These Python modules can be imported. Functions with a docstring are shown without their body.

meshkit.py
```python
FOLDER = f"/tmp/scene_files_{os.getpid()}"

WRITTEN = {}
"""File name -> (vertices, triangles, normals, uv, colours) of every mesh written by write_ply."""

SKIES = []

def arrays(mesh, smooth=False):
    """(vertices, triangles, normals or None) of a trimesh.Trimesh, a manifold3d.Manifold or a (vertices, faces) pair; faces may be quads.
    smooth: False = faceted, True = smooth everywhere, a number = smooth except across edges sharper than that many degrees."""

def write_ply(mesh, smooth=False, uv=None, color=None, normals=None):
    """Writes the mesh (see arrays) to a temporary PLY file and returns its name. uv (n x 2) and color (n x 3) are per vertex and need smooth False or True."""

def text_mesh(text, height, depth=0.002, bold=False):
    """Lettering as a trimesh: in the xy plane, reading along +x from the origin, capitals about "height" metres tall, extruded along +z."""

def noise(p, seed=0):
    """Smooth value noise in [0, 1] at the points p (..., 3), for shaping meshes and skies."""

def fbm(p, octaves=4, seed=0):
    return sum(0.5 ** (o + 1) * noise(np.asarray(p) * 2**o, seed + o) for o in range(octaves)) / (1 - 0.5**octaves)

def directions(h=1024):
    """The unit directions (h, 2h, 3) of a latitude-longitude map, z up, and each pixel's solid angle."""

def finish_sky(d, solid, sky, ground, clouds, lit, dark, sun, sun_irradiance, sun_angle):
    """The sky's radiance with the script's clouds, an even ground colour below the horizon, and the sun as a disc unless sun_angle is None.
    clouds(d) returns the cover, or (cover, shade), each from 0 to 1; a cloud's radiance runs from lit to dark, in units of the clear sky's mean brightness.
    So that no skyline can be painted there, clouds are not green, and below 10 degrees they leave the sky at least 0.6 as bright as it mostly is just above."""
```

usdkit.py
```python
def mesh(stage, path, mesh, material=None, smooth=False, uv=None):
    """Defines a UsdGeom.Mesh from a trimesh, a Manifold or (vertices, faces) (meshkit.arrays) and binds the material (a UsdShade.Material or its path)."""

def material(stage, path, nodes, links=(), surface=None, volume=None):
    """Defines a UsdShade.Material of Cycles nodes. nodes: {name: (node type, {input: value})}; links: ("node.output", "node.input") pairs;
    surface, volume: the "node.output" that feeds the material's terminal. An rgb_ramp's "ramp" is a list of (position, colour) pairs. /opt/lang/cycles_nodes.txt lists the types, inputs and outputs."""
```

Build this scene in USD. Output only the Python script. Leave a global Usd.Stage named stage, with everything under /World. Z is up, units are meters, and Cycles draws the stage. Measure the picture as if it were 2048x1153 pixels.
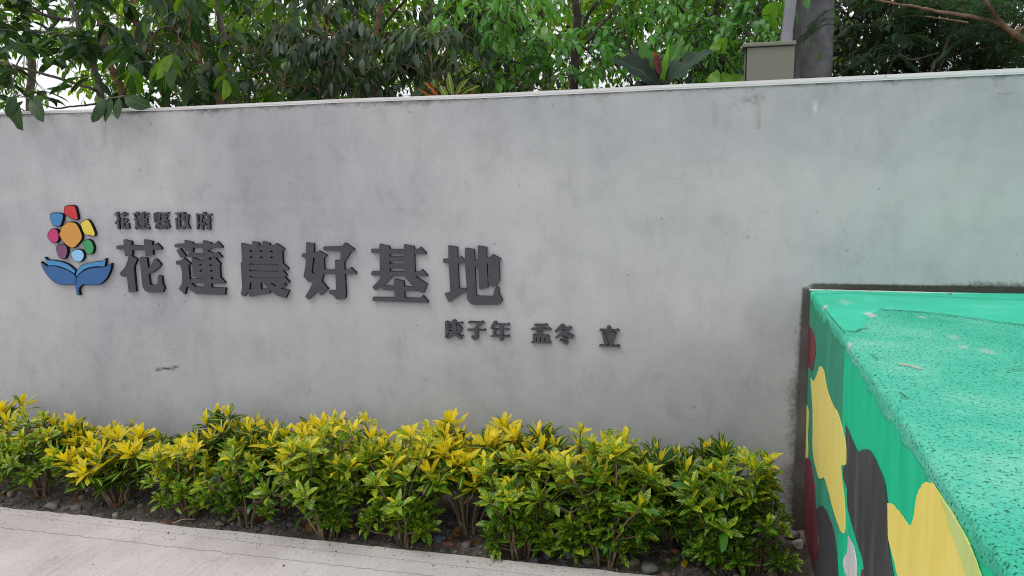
import math, random
import numpy as np
import trimesh, usdkit, meshkit
from shapely.geometry import Polygon, Point, LineString, box as sbox
from shapely.ops import unary_union
from pxr import Usd, UsdGeom, UsdLux, UsdShade, Gf, Sdf, Vt

stage = Usd.Stage.CreateInMemory()
UsdGeom.SetStageUpAxis(stage, 'Z')
world = UsdGeom.Xform.Define(stage, '/World')
stage.SetDefaultPrim(world.GetPrim())

# ---------------------------------------------------------------- camera
PXW, PXH, FOCAL = 2048.0, 1153.0, 1555.0          # pixels of the photograph
CX, CY, EYE = PXW / 2, PXH / 2, 1.55


def _unit(v):
    v = np.asarray(v, float)
    return v / np.linalg.norm(v)


_ay = _unit([1415 - CX, 290 - CY, FOCAL])           # where the wall's normal vanishes
_ax = -np.array([-5300 - CX, 440 - CY, FOCAL])      # where the wall's courses vanish
_ax = _unit(_ax - _ay * (_ax @ _ay))
_az = np.cross(_ax, _ay)
_az = -_az if _az[1] > 0 else _az
ROT = np.stack([_ax, _ay, _az])
cam = UsdGeom.Camera.Define(stage, '/World/camera')
_r, _u, _b = ROT[:, 0], -ROT[:, 1], -ROT[:, 2]
cam.AddTransformOp().Set(Gf.Matrix4d(*_r, 0, *_u, 0, *_b, 0, 0, 0, EYE, 1))
cam.CreateHorizontalApertureAttr(36.0)
cam.CreateVerticalApertureAttr(36.0 * 576 / 1024)
cam.CreateFocalLengthAttr(36.0 * FOCAL / PXW)
cam.CreateFocusDistanceAttr(3.3)
cam.CreateFStopAttr(0.0)
EXPOSURE = -0.28
cam.CreateExposureAttr(EXPOSURE)

# ---------------------------------------------------------------- sky and sun (bright overcast)
SUN_EL, SUN_AZ = math.radians(60), math.radians(226)   # azimuth = atan2(x, y) of the direction towards the sun
SKY_STRENGTH = 0.10
usdkit.material(stage, '/World/Looks/sky', {
    'sky': ('sky_texture', {'sky_type': 'single_scattering', 'sun_disc': False, 'sun_elevation': SUN_EL, 'sun_rotation': SUN_AZ, 'aerosol_density': 2.0}),
    'tc': ('texture_coordinate', {}),
    'n': ('noise_texture', {'scale': 2.2, 'detail': 5.0, 'roughness': 0.55}),
    'r': ('rgb_ramp', {'ramp': [(0.25, (0.80, 0.80, 0.80)), (0.6, (1, 1, 1))]}),
    'c': ('rgb_ramp', {'ramp': [(0.3, (11.0, 11.3, 11.9)), (0.7, (15.0, 15.1, 15.4))]}),
    'm': ('mix_color', {}),
    'bg': ('background_shader', {'strength': SKY_STRENGTH})},
    [('tc.generated', 'n.vector'), ('n.fac', 'r.fac'), ('n.fac', 'c.fac'), ('sky.color', 'm.a'), ('c.color', 'm.b'), ('r.color', 'm.fac'), ('m.result', 'bg.color')], surface='bg.background')
dome = UsdLux.DomeLight.Define(stage, '/World/sky')
UsdShade.MaterialBindingAPI.Apply(dome.GetPrim()).Bind(UsdShade.Material.Get(stage, '/World/Looks/sky'))
dome.GetPrim().SetCustomDataByKey('kind', 'structure')
sun = UsdLux.DistantLight.Define(stage, '/World/sun')
sun.CreateNormalizeAttr(True)
sun.CreateIntensityAttr(0.4)
sun.CreateAngleAttr(28.0)
sun.CreateColorAttr(Gf.Vec3f(1.0, 0.96, 0.9))
_sd = np.array([math.sin(SUN_AZ) * math.cos(SUN_EL), math.cos(SUN_AZ) * math.cos(SUN_EL), math.sin(SUN_EL)])
_sx = _unit(np.cross([0, 0, 1.0], _sd)); _sy = np.cross(_sd, _sx)
sun.AddTransformOp().Set(Gf.Matrix4d(*_sx, 0, *_sy, 0, *_sd, 0, *(10 * _sd), 1))
sun.GetPrim().SetCustomDataByKey('kind', 'structure')

# ---------------------------------------------------------------- helpers
_names = {}


def new_path(name, parent='/World'):
    parent = str(parent.GetPath()) if hasattr(parent, 'GetPath') else str(parent)
    k = _names.get((parent, name), 0)
    _names[(parent, name)] = k + 1
    return f'{parent}/{name}' + (f'_{k:03d}' if k else '')


def tag(prim, label=None, cat=None, group=None, kind=None):
    prim = prim.GetPrim() if hasattr(prim, 'GetPrim') else prim
    for k, v in (('label', label), ('category', cat), ('group', group), ('kind', kind)):
        if v:
            prim.SetCustomDataByKey(k, v)
    return prim


def thing(name, label, cat, loc=(0, 0, 0), group=None):
    x = UsdGeom.Xform.Define(stage, new_path(name))
    x.AddTranslateOp().Set(Gf.Vec3d(*map(float, loc)))
    return tag(x, label, cat, group)


def origin(prim):
    m = UsdGeom.XformCache().GetLocalToWorldTransform(prim)
    return np.array(m.ExtractTranslation())


def obj(name, m, mat, parent=None, smooth=False, uv=None, label=None, kind=None, local=False, attrs=None):
    """One Mesh prim. m is in world coordinates and is moved into its parent's frame unless local."""
    v, f, n = meshkit.arrays(m, smooth)
    if parent is not None and not local:
        v = v - origin(parent)
    p = usdkit.mesh(stage, new_path(name, parent if parent is not None else '/World'), (v, f), mat)
    if n is not None:
        p.CreateNormalsAttr(Vt.Vec3fArray.FromNumpy(n.astype(np.float32))); p.SetNormalsInterpolation('vertex')
    api = UsdGeom.PrimvarsAPI(p)
    if uv is not None:
        api.CreatePrimvar('st', Sdf.ValueTypeNames.TexCoord2fArray, 'vertex').Set(Vt.Vec2fArray.FromNumpy(np.asarray(uv, np.float32)))
    for k, a in (attrs or {}).items():
        a = np.asarray(a, np.float32)
        if a.ndim == 0:
            api.CreatePrimvar(k, Sdf.ValueTypeNames.FloatArray, 'constant').Set(Vt.FloatArray([float(a)]))
        else:
            api.CreatePrimvar(k, Sdf.ValueTypeNames.FloatArray, 'vertex').Set(Vt.FloatArray.FromNumpy(a))
    return tag(p, label=label, kind=kind)


def rays(px):
    px = np.atleast_2d(np.asarray(px, float))
    return np.stack([px[:, 0] - CX, px[:, 1] - CY, np.full(len(px), FOCAL)], 1) @ ROT.T


def on_y(px, y):
    d = rays(px); return np.array([0, 0, EYE]) + d * (y / d[:, 1])[:, None]


def on_x(px, x):
    d = rays(px); return np.array([0, 0, EYE]) + d * (x / d[:, 0])[:, None]


def on_z(px, z):
    d = rays(px); return np.array([0, 0, EYE]) + d * ((z - EYE) / d[:, 2])[:, None]


def at(x, y, Y):
    return on_y([(x, y)], Y)[0]


def cuboid(x0, x1, y0, y1, z0, z1):
    m = trimesh.creation.box([x1 - x0, y1 - y0, z1 - z0])
    m.apply_translation([(x0 + x1) / 2, (y0 + y1) / 2, (z0 + z1) / 2])
    return m


def bevel_box(x0, x1, y0, y1, z0, z1, r=0.006):
    pts = []
    for sx in (0, 1):
        for sy in (0, 1):
            for sz in (0, 1):
                c = np.array([(x0, x1)[sx], (y0, y1)[sy], (z0, z1)[sz]])
                d = np.array([1 - 2 * sx, 1 - 2 * sy, 1 - 2 * sz]) * r
                for k in range(3):
                    e = d.copy(); e[k] = 0; pts.append(c + e)
    return trimesh.convex.convex_hull(np.array(pts))


def tube(points, radii, sides=6, cap=True):
    p = np.asarray(points, float)
    radii = np.broadcast_to(radii, (len(p),)).astype(float)
    t = np.gradient(p, axis=0)
    t /= np.linalg.norm(t, axis=1, keepdims=True) + 1e-12
    ref = np.array([0.31, 0.95, 0.1]) if abs(t[0] @ _unit([0.31, 0.95, 0.1])) < 0.9 else np.array([1.0, 0, 0])
    a = np.cross(t, ref); a /= np.linalg.norm(a, axis=1, keepdims=True) + 1e-12
    b = np.cross(t, a)
    ang = np.arange(sides) * 2 * math.pi / sides
    v = (p[:, None] + radii[:, None, None] * (np.cos(ang)[None, :, None] * a[:, None] + np.sin(ang)[None, :, None] * b[:, None])).reshape(-1, 3)
    i, j = np.meshgrid(np.arange(len(p) - 1), np.arange(sides), indexing='ij')
    q = np.stack([i * sides + j, i * sides + (j + 1) % sides, (i + 1) * sides + (j + 1) % sides, (i + 1) * sides + j], -1).reshape(-1, 4)
    f = np.vstack([q[:, [0, 1, 2]], q[:, [0, 2, 3]]])
    if cap:
        n = len(v); v = np.vstack([v, p[-1:]])
        k = (len(p) - 1) * sides
        f = np.vstack([f, [[k + s, k + (s + 1) % sides, n] for s in range(sides)]])
    return trimesh.Trimesh(v, f, process=False)


def curve(pts, n=10):
    """Catmull-Rom through the points."""
    p = np.asarray(pts, float)
    if len(p) < 3:
        return np.array([p[0] + (p[-1] - p[0]) * t for t in np.linspace(0, 1, n)])
    q = np.vstack([2 * p[0] - p[1], p, 2 * p[-1] - p[-2]])
    out = []
    for s in np.linspace(0, len(p) - 1 - 1e-9, n):
        i = int(s); t = s - i
        a, b, c, d = q[i:i + 4]
        out.append(0.5 * (2 * b + (c - a) * t + (2 * a - 5 * b + 4 * c - d) * t * t + (3 * b - a - 3 * c + d) * t ** 3))
    return np.array(out)


def join(ms):
    ms = [m for m in ms if m is not None]
    return trimesh.util.concatenate(ms)


def grid(us, vs, fn):
    """A sheet of quads: fn(U, V) gives the points."""
    U, Vv = np.meshgrid(us, vs, indexing='ij')
    P = fn(U, Vv).reshape(-1, 3)
    nu, nv = len(us), len(vs)
    i, j = np.meshgrid(np.arange(nu - 1), np.arange(nv - 1), indexing='ij')
    q = np.stack([i * nv + j, (i + 1) * nv + j, (i + 1) * nv + j + 1, i * nv + j + 1], -1).reshape(-1, 4)
    return P, q


def extrude_xz(poly, y_front, y_back):
    """Polygon in (x, z) as a solid from y_front (nearer the street) back to y_back."""
    out = []
    for g in getattr(poly, 'geoms', [poly]):
        if g.area < 1e-7:
            continue
        m = trimesh.creation.extrude_polygon(g, y_back - y_front, engine='earcut')
        v = m.vertices
        m.vertices = np.stack([v[:, 0], y_back - v[:, 2], v[:, 1]], 1)
        out.append(m)
    return join(out)


# ---------------------------------------------------------------- materials
def pbr(name, color, rough=0.7, noise=None, bump=0.0, bump_scale=60, spec=0.4, metallic=0.0):
    """Plain paint or stone: colour varied by noise = (scale, darker, lighter), with a fine bump."""
    nodes = {'p': ('principled_bsdf', {'base_color': color, 'roughness': rough, 'specular_ior_level': spec, 'metallic': metallic})}
    links = []
    if noise or bump:
        nodes['tc'] = ('texture_coordinate', {})
    if noise:
        sc, a, b = noise
        nodes['n'] = ('noise_texture', {'scale': sc, 'detail': 6.0, 'roughness': 0.62})
        nodes['r'] = ('rgb_ramp', {'ramp': [(0.3, a), (0.5, color), (0.7, b)]})
        links += [('tc.object', 'n.vector'), ('n.fac', 'r.fac'), ('r.color', 'p.base_color')]
    if bump:
        nodes['bn'] = ('noise_texture', {'scale': bump_scale, 'detail': 5.0, 'roughness': 0.6})
        nodes['b'] = ('bump', {'strength': bump, 'distance': 0.004})
        links += [('tc.object', 'bn.vector'), ('bn.fac', 'b.height'), ('b.normal', 'p.normal')]
    return usdkit.material(stage, '/World/Looks/' + name, nodes, links, surface='p.BSDF')

# ================================================================ THE GROUND
YW = 3.16            # face of the concrete wall
ZT = 0.987           # top of the painted block
XB = 0.405           # left face of the painted block
KERB_Y = 2.665       # edge between the pavement and the planting bed
rng = np.random.default_rng(11)

GEO = ('geometry', {})


def concrete_mat():
    """Fair-faced grey concrete; the mesh attributes dirt, rust and pale carry stains with a shape of their own."""
    n = {
        'g': GEO,
        'big': ('noise_texture', {'scale': 1.15, 'detail': 5.0, 'roughness': 0.6, 'distortion': 0.4}),
        'big_r': ('rgb_ramp', {'ramp': [(0.30, (0.328, 0.334, 0.358)), (0.5, (0.386, 0.388, 0.410)), (0.70, (0.440, 0.438, 0.455))]}),
        'map': ('mapping', {'scale': (9.0, 9.0, 0.8)}),
        'st': ('noise_texture', {'scale': 1.0, 'detail': 6.0, 'roughness': 0.65}),
        'st_r': ('rgb_ramp', {'ramp': [(0.30, (0.88, 0.88, 0.87)), (0.55, (1, 1, 1)), (0.72, (1.04, 1.04, 1.04))]}),
        'm1': ('mix_color', {'blend_type': 'multiply', 'fac': 0.42, 'use_clamp': False}),
        'clm': ('mapping', {'scale': (1.1, 1.1, 0.85)}), 'cl': ('noise_texture', {'scale': 8.0, 'detail': 10.0, 'roughness': 0.74, 'distortion': 0.3}),
        'cl_r': ('rgb_ramp', {'ramp': [(0.34, (0.85, 0.852, 0.86)), (0.48, (0.99, 0.99, 0.99)), (0.66, (1.08, 1.075, 1.07))]}),
        'm2': ('mix_color', {'blend_type': 'multiply', 'fac': 0.85, 'use_clamp': False}),
        'sp': ('noise_texture', {'scale': 160.0, 'detail': 3.0, 'roughness': 0.7}),
        'spm': ('noise_texture', {'scale': 4.0, 'detail': 3.0}),
        'sp_a': ('math', {'math_type': 'multiply_add', 'value2': 0.35, 'value3': 0.0}),
        'sp_s': ('math', {'math_type': 'add'}),
        'sp_r': ('rgb_ramp', {'ramp': [(0.0, (1, 1, 1)), (0.80, (1, 1, 1)), (0.87, (0.72, 0.72, 0.73)), (1.0, (0.5, 0.5, 0.5))]}),
        'm3': ('mix_color', {'blend_type': 'multiply', 'fac': 0.8, 'use_clamp': False}),
        'pit': ('voronoi_texture', {'scale': 9.0, 'randomness': 1.0}),
        'pit_r': ('rgb_ramp', {'ramp': [(0.0, (0.35, 0.35, 0.36)), (0.035, (0.45, 0.45, 0.46)), (0.05, (1, 1, 1)), (1, (1, 1, 1))]}),
        'm4': ('mix_color', {'blend_type': 'multiply', 'fac': 0.7, 'use_clamp': False}),
        'ad': ('attribute', {'attribute': 'dirt'}), 'ar': ('attribute', {'attribute': 'rust'}), 'ap': ('attribute', {'attribute': 'pale'}),
        'dn': ('noise_texture', {'scale': 55.0, 'detail': 7.0, 'roughness': 0.8}),
        'd1': ('math', {'math_type': 'multiply_add', 'value2': 2.0, 'value3': -1.36}),
        'd2': ('math', {'math_type': 'multiply_add', 'value2': 1.5}),
        'd3': ('clamp', {}),
        'da': ('math', {'math_type': 'multiply'}),
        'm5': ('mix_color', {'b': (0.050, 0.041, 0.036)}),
        'm6': ('mix_color', {'b': (0.20, 0.165, 0.125)}),
        'm7': ('mix_color', {'b': (0.62, 0.62, 0.61)}),
        'bm': ('bump', {'strength': 0.35, 'distance': 0.004}),
        'p': ('principled_bsdf', {'roughness': 0.78, 'specular_ior_level': 0.28})}
    l = [('g.position', 'big.vector'), ('big.fac', 'big_r.fac'), ('g.position', 'map.vector'), ('map.vector', 'st.vector'), ('st.fac', 'st_r.fac'),
         ('big_r.color', 'm1.a'), ('st_r.color', 'm1.b'), ('g.position', 'clm.vector'), ('clm.vector', 'cl.vector'), ('cl.fac', 'cl_r.fac'), ('m1.result', 'm2.a'), ('cl_r.color', 'm2.b'),
         ('g.position', 'sp.vector'), ('g.position', 'spm.vector'), ('spm.fac', 'sp_a.value1'), ('sp.fac', 'sp_s.value1'), ('sp_a.value', 'sp_s.value2'), ('sp_s.value', 'sp_r.fac'),
         ('m2.result', 'm3.a'), ('sp_r.color', 'm3.b'), ('g.position', 'pit.vector'), ('pit.distance', 'pit_r.fac'), ('m3.result', 'm4.a'), ('pit_r.color', 'm4.b'),
         ('g.position', 'dn.vector'), ('dn.fac', 'd1.value1'), ('ad.fac', 'd2.value1'), ('d1.value', 'd2.value3'), ('d2.value', 'd3.value'),
         ('d3.result', 'da.value1'), ('ad.fac', 'da.value2'),
         ('d3.result', 'm5.fac'), ('m4.result', 'm5.a'), ('m5.result', 'm6.a'), ('ar.fac', 'm6.fac'), ('m6.result', 'm7.a'), ('ap.fac', 'm7.fac'),
         ('m7.result', 'p.base_color'), ('cl.fac', 'bm.height'), ('bm.normal', 'p.normal')]
    return usdkit.material(stage, '/World/Looks/concrete_wall', n, l, surface='p.BSDF')


def pavement_mat(name='broomed_concrete', broom=0.48):
    d = on_z([(185, 1152), (262, 1100)], 0)
    ang = math.atan2(d[1, 1] - d[0, 1], d[1, 0] - d[0, 0])
    n = {
        'g': GEO,
        'rot': ('mapping', {'rotation': (0, 0, -ang)}),
        'map': ('mapping', {'scale': (1.2, 48.0, 1.0)}),
        'br': ('noise_texture', {'scale': 1.0, 'detail': 6.0, 'roughness': 0.7}),
        'br_r': ('rgb_ramp', {'ramp': [(0.30, (0.66, 0.66, 0.67)), (0.47, (1, 1, 1)), (0.66, (1.16, 1.16, 1.16))]}),
        'big': ('noise_texture', {'scale': 2.2, 'detail': 6.0, 'roughness': 0.6}),
        'big_r': ('rgb_ramp', {'ramp': [(0.3, (0.42, 0.380, 0.375)), (0.5, (0.51, 0.468, 0.462)), (0.7, (0.585, 0.542, 0.536))]}),
        'bk': ('noise_texture', {'scale': 1.7, 'detail': 2.0}), 'bkr': ('rgb_ramp', {'ramp': [(0.35, (broom * 0.35,) * 3), (0.65, (broom,) * 3)]}),
        'm1': ('mix_color', {'blend_type': 'multiply', 'use_clamp': False}),
        'fi': ('noise_texture', {'scale': 75.0, 'detail': 7.0, 'roughness': 0.8}),
        'fi_r': ('rgb_ramp', {'ramp': [(0.32, (0.58, 0.575, 0.57)), (0.47, (1, 1, 1)), (0.7, (1.10, 1.10, 1.10))]}),
        'm2': ('mix_color', {'blend_type': 'multiply', 'fac': 0.8, 'use_clamp': False}),
        'sp': ('noise_texture', {'scale': 11.0, 'detail': 9.0, 'roughness': 0.8}),
        'sp_r': ('rgb_ramp', {'ramp': [(0.0, (0.55, 0.54, 0.53)), (0.36, (0.66, 0.65, 0.64)), (0.44, (1, 1, 1)), (1, (1, 1, 1))]}),
        'm3': ('mix_color', {'blend_type': 'multiply', 'fac': 0.75, 'use_clamp': False}),
        'hs': ('math', {'math_type': 'add'}),
        'bm': ('bump', {'strength': 0.5, 'distance': 0.004}),
        'p': ('principled_bsdf', {'roughness': 0.85, 'specular_ior_level': 0.25})}
    l = [('g.position', 'rot.vector'), ('rot.vector', 'map.vector'), ('map.vector', 'br.vector'), ('br.fac', 'br_r.fac'), ('g.position', 'big.vector'), ('big.fac', 'big_r.fac'),
         ('g.position', 'bk.vector'), ('bk.fac', 'bkr.fac'), ('bkr.color', 'm1.fac'), ('big_r.color', 'm1.a'), ('br_r.color', 'm1.b'), ('g.position', 'fi.vector'), ('fi.fac', 'fi_r.fac'), ('m1.result', 'm2.a'), ('fi_r.color', 'm2.b'),
         ('g.position', 'sp.vector'), ('sp.fac', 'sp_r.fac'), ('m2.result', 'm3.a'), ('sp_r.color', 'm3.b'), ('m3.result', 'p.base_color'),
         ('br.fac', 'hs.value1'), ('fi.fac', 'hs.value2'), ('hs.value', 'bm.height'), ('bm.normal', 'p.normal')]
    return usdkit.material(stage, '/World/Looks/' + name, n, l, surface='p.BSDF')


M = {}
M['concrete'] = concrete_mat()
M['pavement'] = pavement_mat()
M['edging'] = pavement_mat('edging_concrete', 0.06)
M['earth'] = pbr('earth', (0.100, 0.080, 0.066), 0.95, (18.0, (0.040, 0.030, 0.024), (0.20, 0.165, 0.14)), 1.0, 70)
M['far_ground'] = pbr('far_ground', (0.12, 0.115, 0.10), 0.95, (0.6, (0.09, 0.085, 0.07), (0.16, 0.15, 0.13)))
M['cap'] = pbr('coping_strip', (0.66, 0.63, 0.65), 0.45, (3.0, (0.57, 0.54, 0.56), (0.72, 0.70, 0.71)))
M['cap_lip'] = pbr('coping_lip', (0.79, 0.78, 0.78), 0.4, (8.0, (0.72, 0.71, 0.71), (0.82, 0.82, 0.82)))

struct = lambda name, m, mat, parent=None, **k: obj(name, m, mat, parent, kind=None if parent is not None else 'structure', **k)

struct('ground', grid(np.array([-400., -40, -8, 8, 40, 400]), np.array([-400., -40, -5, 3.3, 40, 400]), lambda u, v: np.stack([u, v, 0 * u - 0.16], -1)), M['far_ground'])
# raised ground held back by the wall
def _raised(u, v):
    z = 1.36 + 0.10 * (meshkit.fbm(np.stack([u * 0.5, v * 0.5, 0 * u], -1), 3, 5) - 0.5) + 0.0 * v
    return np.stack([u, v, z], -1)
struct('raised_ground', grid(np.r_[np.linspace(-40, -8, 6), np.linspace(-7, 6, 40), np.linspace(8, 40, 6)], np.r_[np.linspace(YW + 0.19, 9, 30), np.linspace(10, 60, 8)], _raised), M['earth'])

# pavement slab, kerb strip with its broken edge, and the sawn joint between them
slab_edge = [(x, 2.476 + 0.013 * (x + 2.8) / 1.9 + 0.0026 * rng.normal()) for x in np.arange(-9, 6.01, 0.02)]
slab = Polygon([(-9, -4)] + slab_edge + [(6, -4)])
_ex = np.arange(-9.1, 0.6, 0.006)
_ey = 2.640 + 0.018 * (_ex + 3.1) / 2.9 + 0.030 * (meshkit.fbm(np.stack([_ex * 11.0, 0 * _ex + 3.3, 0 * _ex + 0.5], 1), 5, 8) - 0.5)
def edge_y(x):
    return float(np.interp(x, _ex, _ey))
kerb = Polygon([(x, y + 0.0026 + 0.0022 * rng.random()) for x, y in slab_edge] + [(x, edge_y(x)) for x in np.arange(0.40, -9.01, -0.012)])


def slab_mesh(poly, z0, z1):
    m = trimesh.creation.extrude_polygon(poly, z1 - z0, engine='earcut'); m.apply_translation([0, 0, z0]); return m


pav = UsdGeom.Xform.Define(stage, '/World/pavement'); tag(pav, kind='structure'); pav = pav.GetPrim()
obj('paving_slab', slab_mesh(slab, -0.15, 0.0), M['pavement'], pav)
obj('edging_strip', slab_mesh(kerb, -0.15, 0.001), M['edging'], pav, label='smoother concrete edging strip along the planting bed')
obj('joint_filler', cuboid(-9, 6, 2.44, 2.53, -0.14, -0.012), M['earth'], pav)

# planting bed
def soil_z(x, y):
    p = np.stack([x * 6, y * 6, 0 * x], -1)
    return -0.028 + 0.045 * (meshkit.fbm(p, 4, 3) - 0.5) + 0.012 * (y - KERB_Y) / 0.5
sx_, sy_ = np.arange(-6, 0.46, 0.02), np.arange(2.60, YW + 0.05, 0.02)
soil = struct('planting_bed', grid(sx_, sy_, lambda u, v: np.stack([u, v, soil_z(u, v)], -1)), M['earth'], smooth=True)

# ================================================================ THE WALL
WX0, WX1 = -7.0, 5.0
_top = np.array([on_y([p], YW)[0] for p in [(0, 229.5), (340, 221.5), (700, 205.5), (950, 197.5), (1200, 186.5), (1300, 181.5), (1624, 167.5), (2048, 148.5)]])
def wall_top(x):
    return np.interp(x, _top[:, 0], _top[:, 2])
xs = np.unique(np.r_[np.linspace(WX0, -3.9, 30), np.arange(-3.9, 1.6, 0.0125), np.linspace(1.6, WX1, 30)])
ts = np.linspace(0, 1, 150)


def wall_pt(u, t):
    z = -0.15 + t * (wall_top(u) + 0.15)
    p = np.stack([u * 1.3, 0 * u, z * 1.3], -1)
    return np.stack([u, YW + 0.006 * (meshkit.fbm(p, 3, 21) - 0.5) + 0 * u, z], -1)


WP, WQ = grid(xs, ts, wall_pt)


def seg_dist(P, a, b):
    a, b = np.asarray(a, float), np.asarray(b, float)
    d = b - a
    t = np.clip(((P - a) @ d) / (d @ d), 0, 1)
    return np.linalg.norm(P - a - t[:, None] * d, axis=1)


XZ = WP[:, [0, 2]]
nz = meshkit.fbm(np.stack([XZ[:, 0] * 14, XZ[:, 1] * 14, 0 * XZ[:, 0]], -1), 5, 31)
nz2 = meshkit.fbm(np.stack([XZ[:, 0] * 5, XZ[:, 1] * 5, 0 * XZ[:, 0] + 9], -1), 4, 32)
w2 = lambda px: on_y(px, YW)[:, [0, 2]]
# mould where the painted block meets the wall: wide low down, narrow at the corner, thin above the block
dl = XB + 0.01 - XZ[:, 0]
width = np.interp(XZ[:, 1], [0.0, 0.25, 0.5, 0.75, 0.98, 1.02], [0.085, 0.092, 0.078, 0.060, 0.036, 0.018]) * (0.35 + 0.75 * nz + 0.75 * nz2)
dirt = np.where((XZ[:, 1] < ZT + 0.025), np.clip(1.25 - np.maximum(dl, 0) / width, 0, 1) ** 0.95, 0)
up = XZ[:, 1] - ZT
dirt = np.maximum(dirt, np.where((XZ[:, 0] > XB - 0.03), np.clip(1.2 - np.maximum(up, 0) / (0.050 * np.clip(nz2 * 1.9 - 0.45 + 0.5 * (nz - 0.5), 0.08, 1.2)), 0, 1), 0))
# grime under the coping, heavier in places, and runs from it
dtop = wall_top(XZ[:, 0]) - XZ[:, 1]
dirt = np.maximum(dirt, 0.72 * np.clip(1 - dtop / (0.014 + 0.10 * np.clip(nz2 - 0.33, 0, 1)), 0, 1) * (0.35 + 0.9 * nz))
runs = meshkit.fbm(np.stack([XZ[:, 0] * 22, XZ[:, 1] * 0.8, 0 * XZ[:, 0] + 2], -1), 3, 33)
dirt = np.maximum(dirt, 0.30 * np.clip(1 - dtop / (0.7 * np.clip(runs - 0.54, 0.001, 1)), 0, 1))
# splash back near the soil
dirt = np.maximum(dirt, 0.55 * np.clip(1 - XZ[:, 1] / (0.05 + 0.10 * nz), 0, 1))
# darker damp patches, the scuff and the small flecks
def blot(px, r, a, power=1.0):
    global dirt
    c = w2(px); d = seg_dist(XZ, c[0], c[-1])
    dirt = np.maximum(dirt, a * np.clip(1.15 - d / (r * (0.55 + 0.9 * nz)), 0, 1) ** power)
blot([(312, 740), (356, 735)], 0.009, 0.95)
blot([(325, 736), (345, 741)], 0.007, 0.9)
blot([(850, 760), (868, 766)], 0.010, 0.42)
blot([(860, 752), (862, 768)], 0.008, 0.40)
blot([(1465, 475), (1490, 470)], 0.09, 0.24)
blot([(1385, 820), (1390, 812)], 0.008, 0.5)
blot([(1475, 205), (1520, 195)], 0.045, 0.38)
blot([(735, 545), (738, 560)], 0.004, 0.5)
blot([(1548, 712), (1553, 719)], 0.0045, 1.0)
def hair(px, a, w=0.0022):                          # hairline cracks and scratches
    global dirt
    c = curve(w2(px), 40) if len(px) > 2 else w2(px)
    for p, q in zip(c[:-1], c[1:]):
        dirt = np.maximum(dirt, a * np.clip(1.6 - seg_dist(XZ, p, q) / (w * (0.5 + nz)), 0, 1))
hair([(326, 322), (323, 345), (322, 372), (325, 395)], 0.34); hair([(700, 490), (860, 493), (1020, 500)], 0.22, 0.0018)
hair([(1580, 545), (1590, 420), (1597, 300), (1606, 190)], 0.20, 0.003); hair([(40, 640), (140, 646), (230, 655)], 0.2)
hair([(1950, 172), (1985, 186), (2040, 188)], 0.4); hair([(600, 806), (618, 784), (634, 768)], 0.5, 0.0016); hair([(1960, 232), (1975, 215)], 0.3)
rust = np.zeros(len(XZ))
for a, b, r, s in (((1515, 200), (1517, 255), 0.012, 0.55), ((1430, 205), (1430, 250), 0.02, 0.28), ((205, 235), (212, 285), 0.03, 0.32), ((480, 213), (482, 226), 0.012, 0.4), ((1200, 190), (1200, 200), 0.02, 0.3)):
    c = w2([a, b]); rust = np.maximum(rust, s * np.clip(1 - seg_dist(XZ, c[0], c[1]) / (r * (0.6 + 0.8 * nz)), 0, 1))
rust = np.maximum(rust, 0.25 * np.clip(nz2 - 0.50, 0, 1) * 2 * np.clip(1 - dtop / 0.25, 0, 1))
pale = np.zeros(len(XZ))
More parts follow.
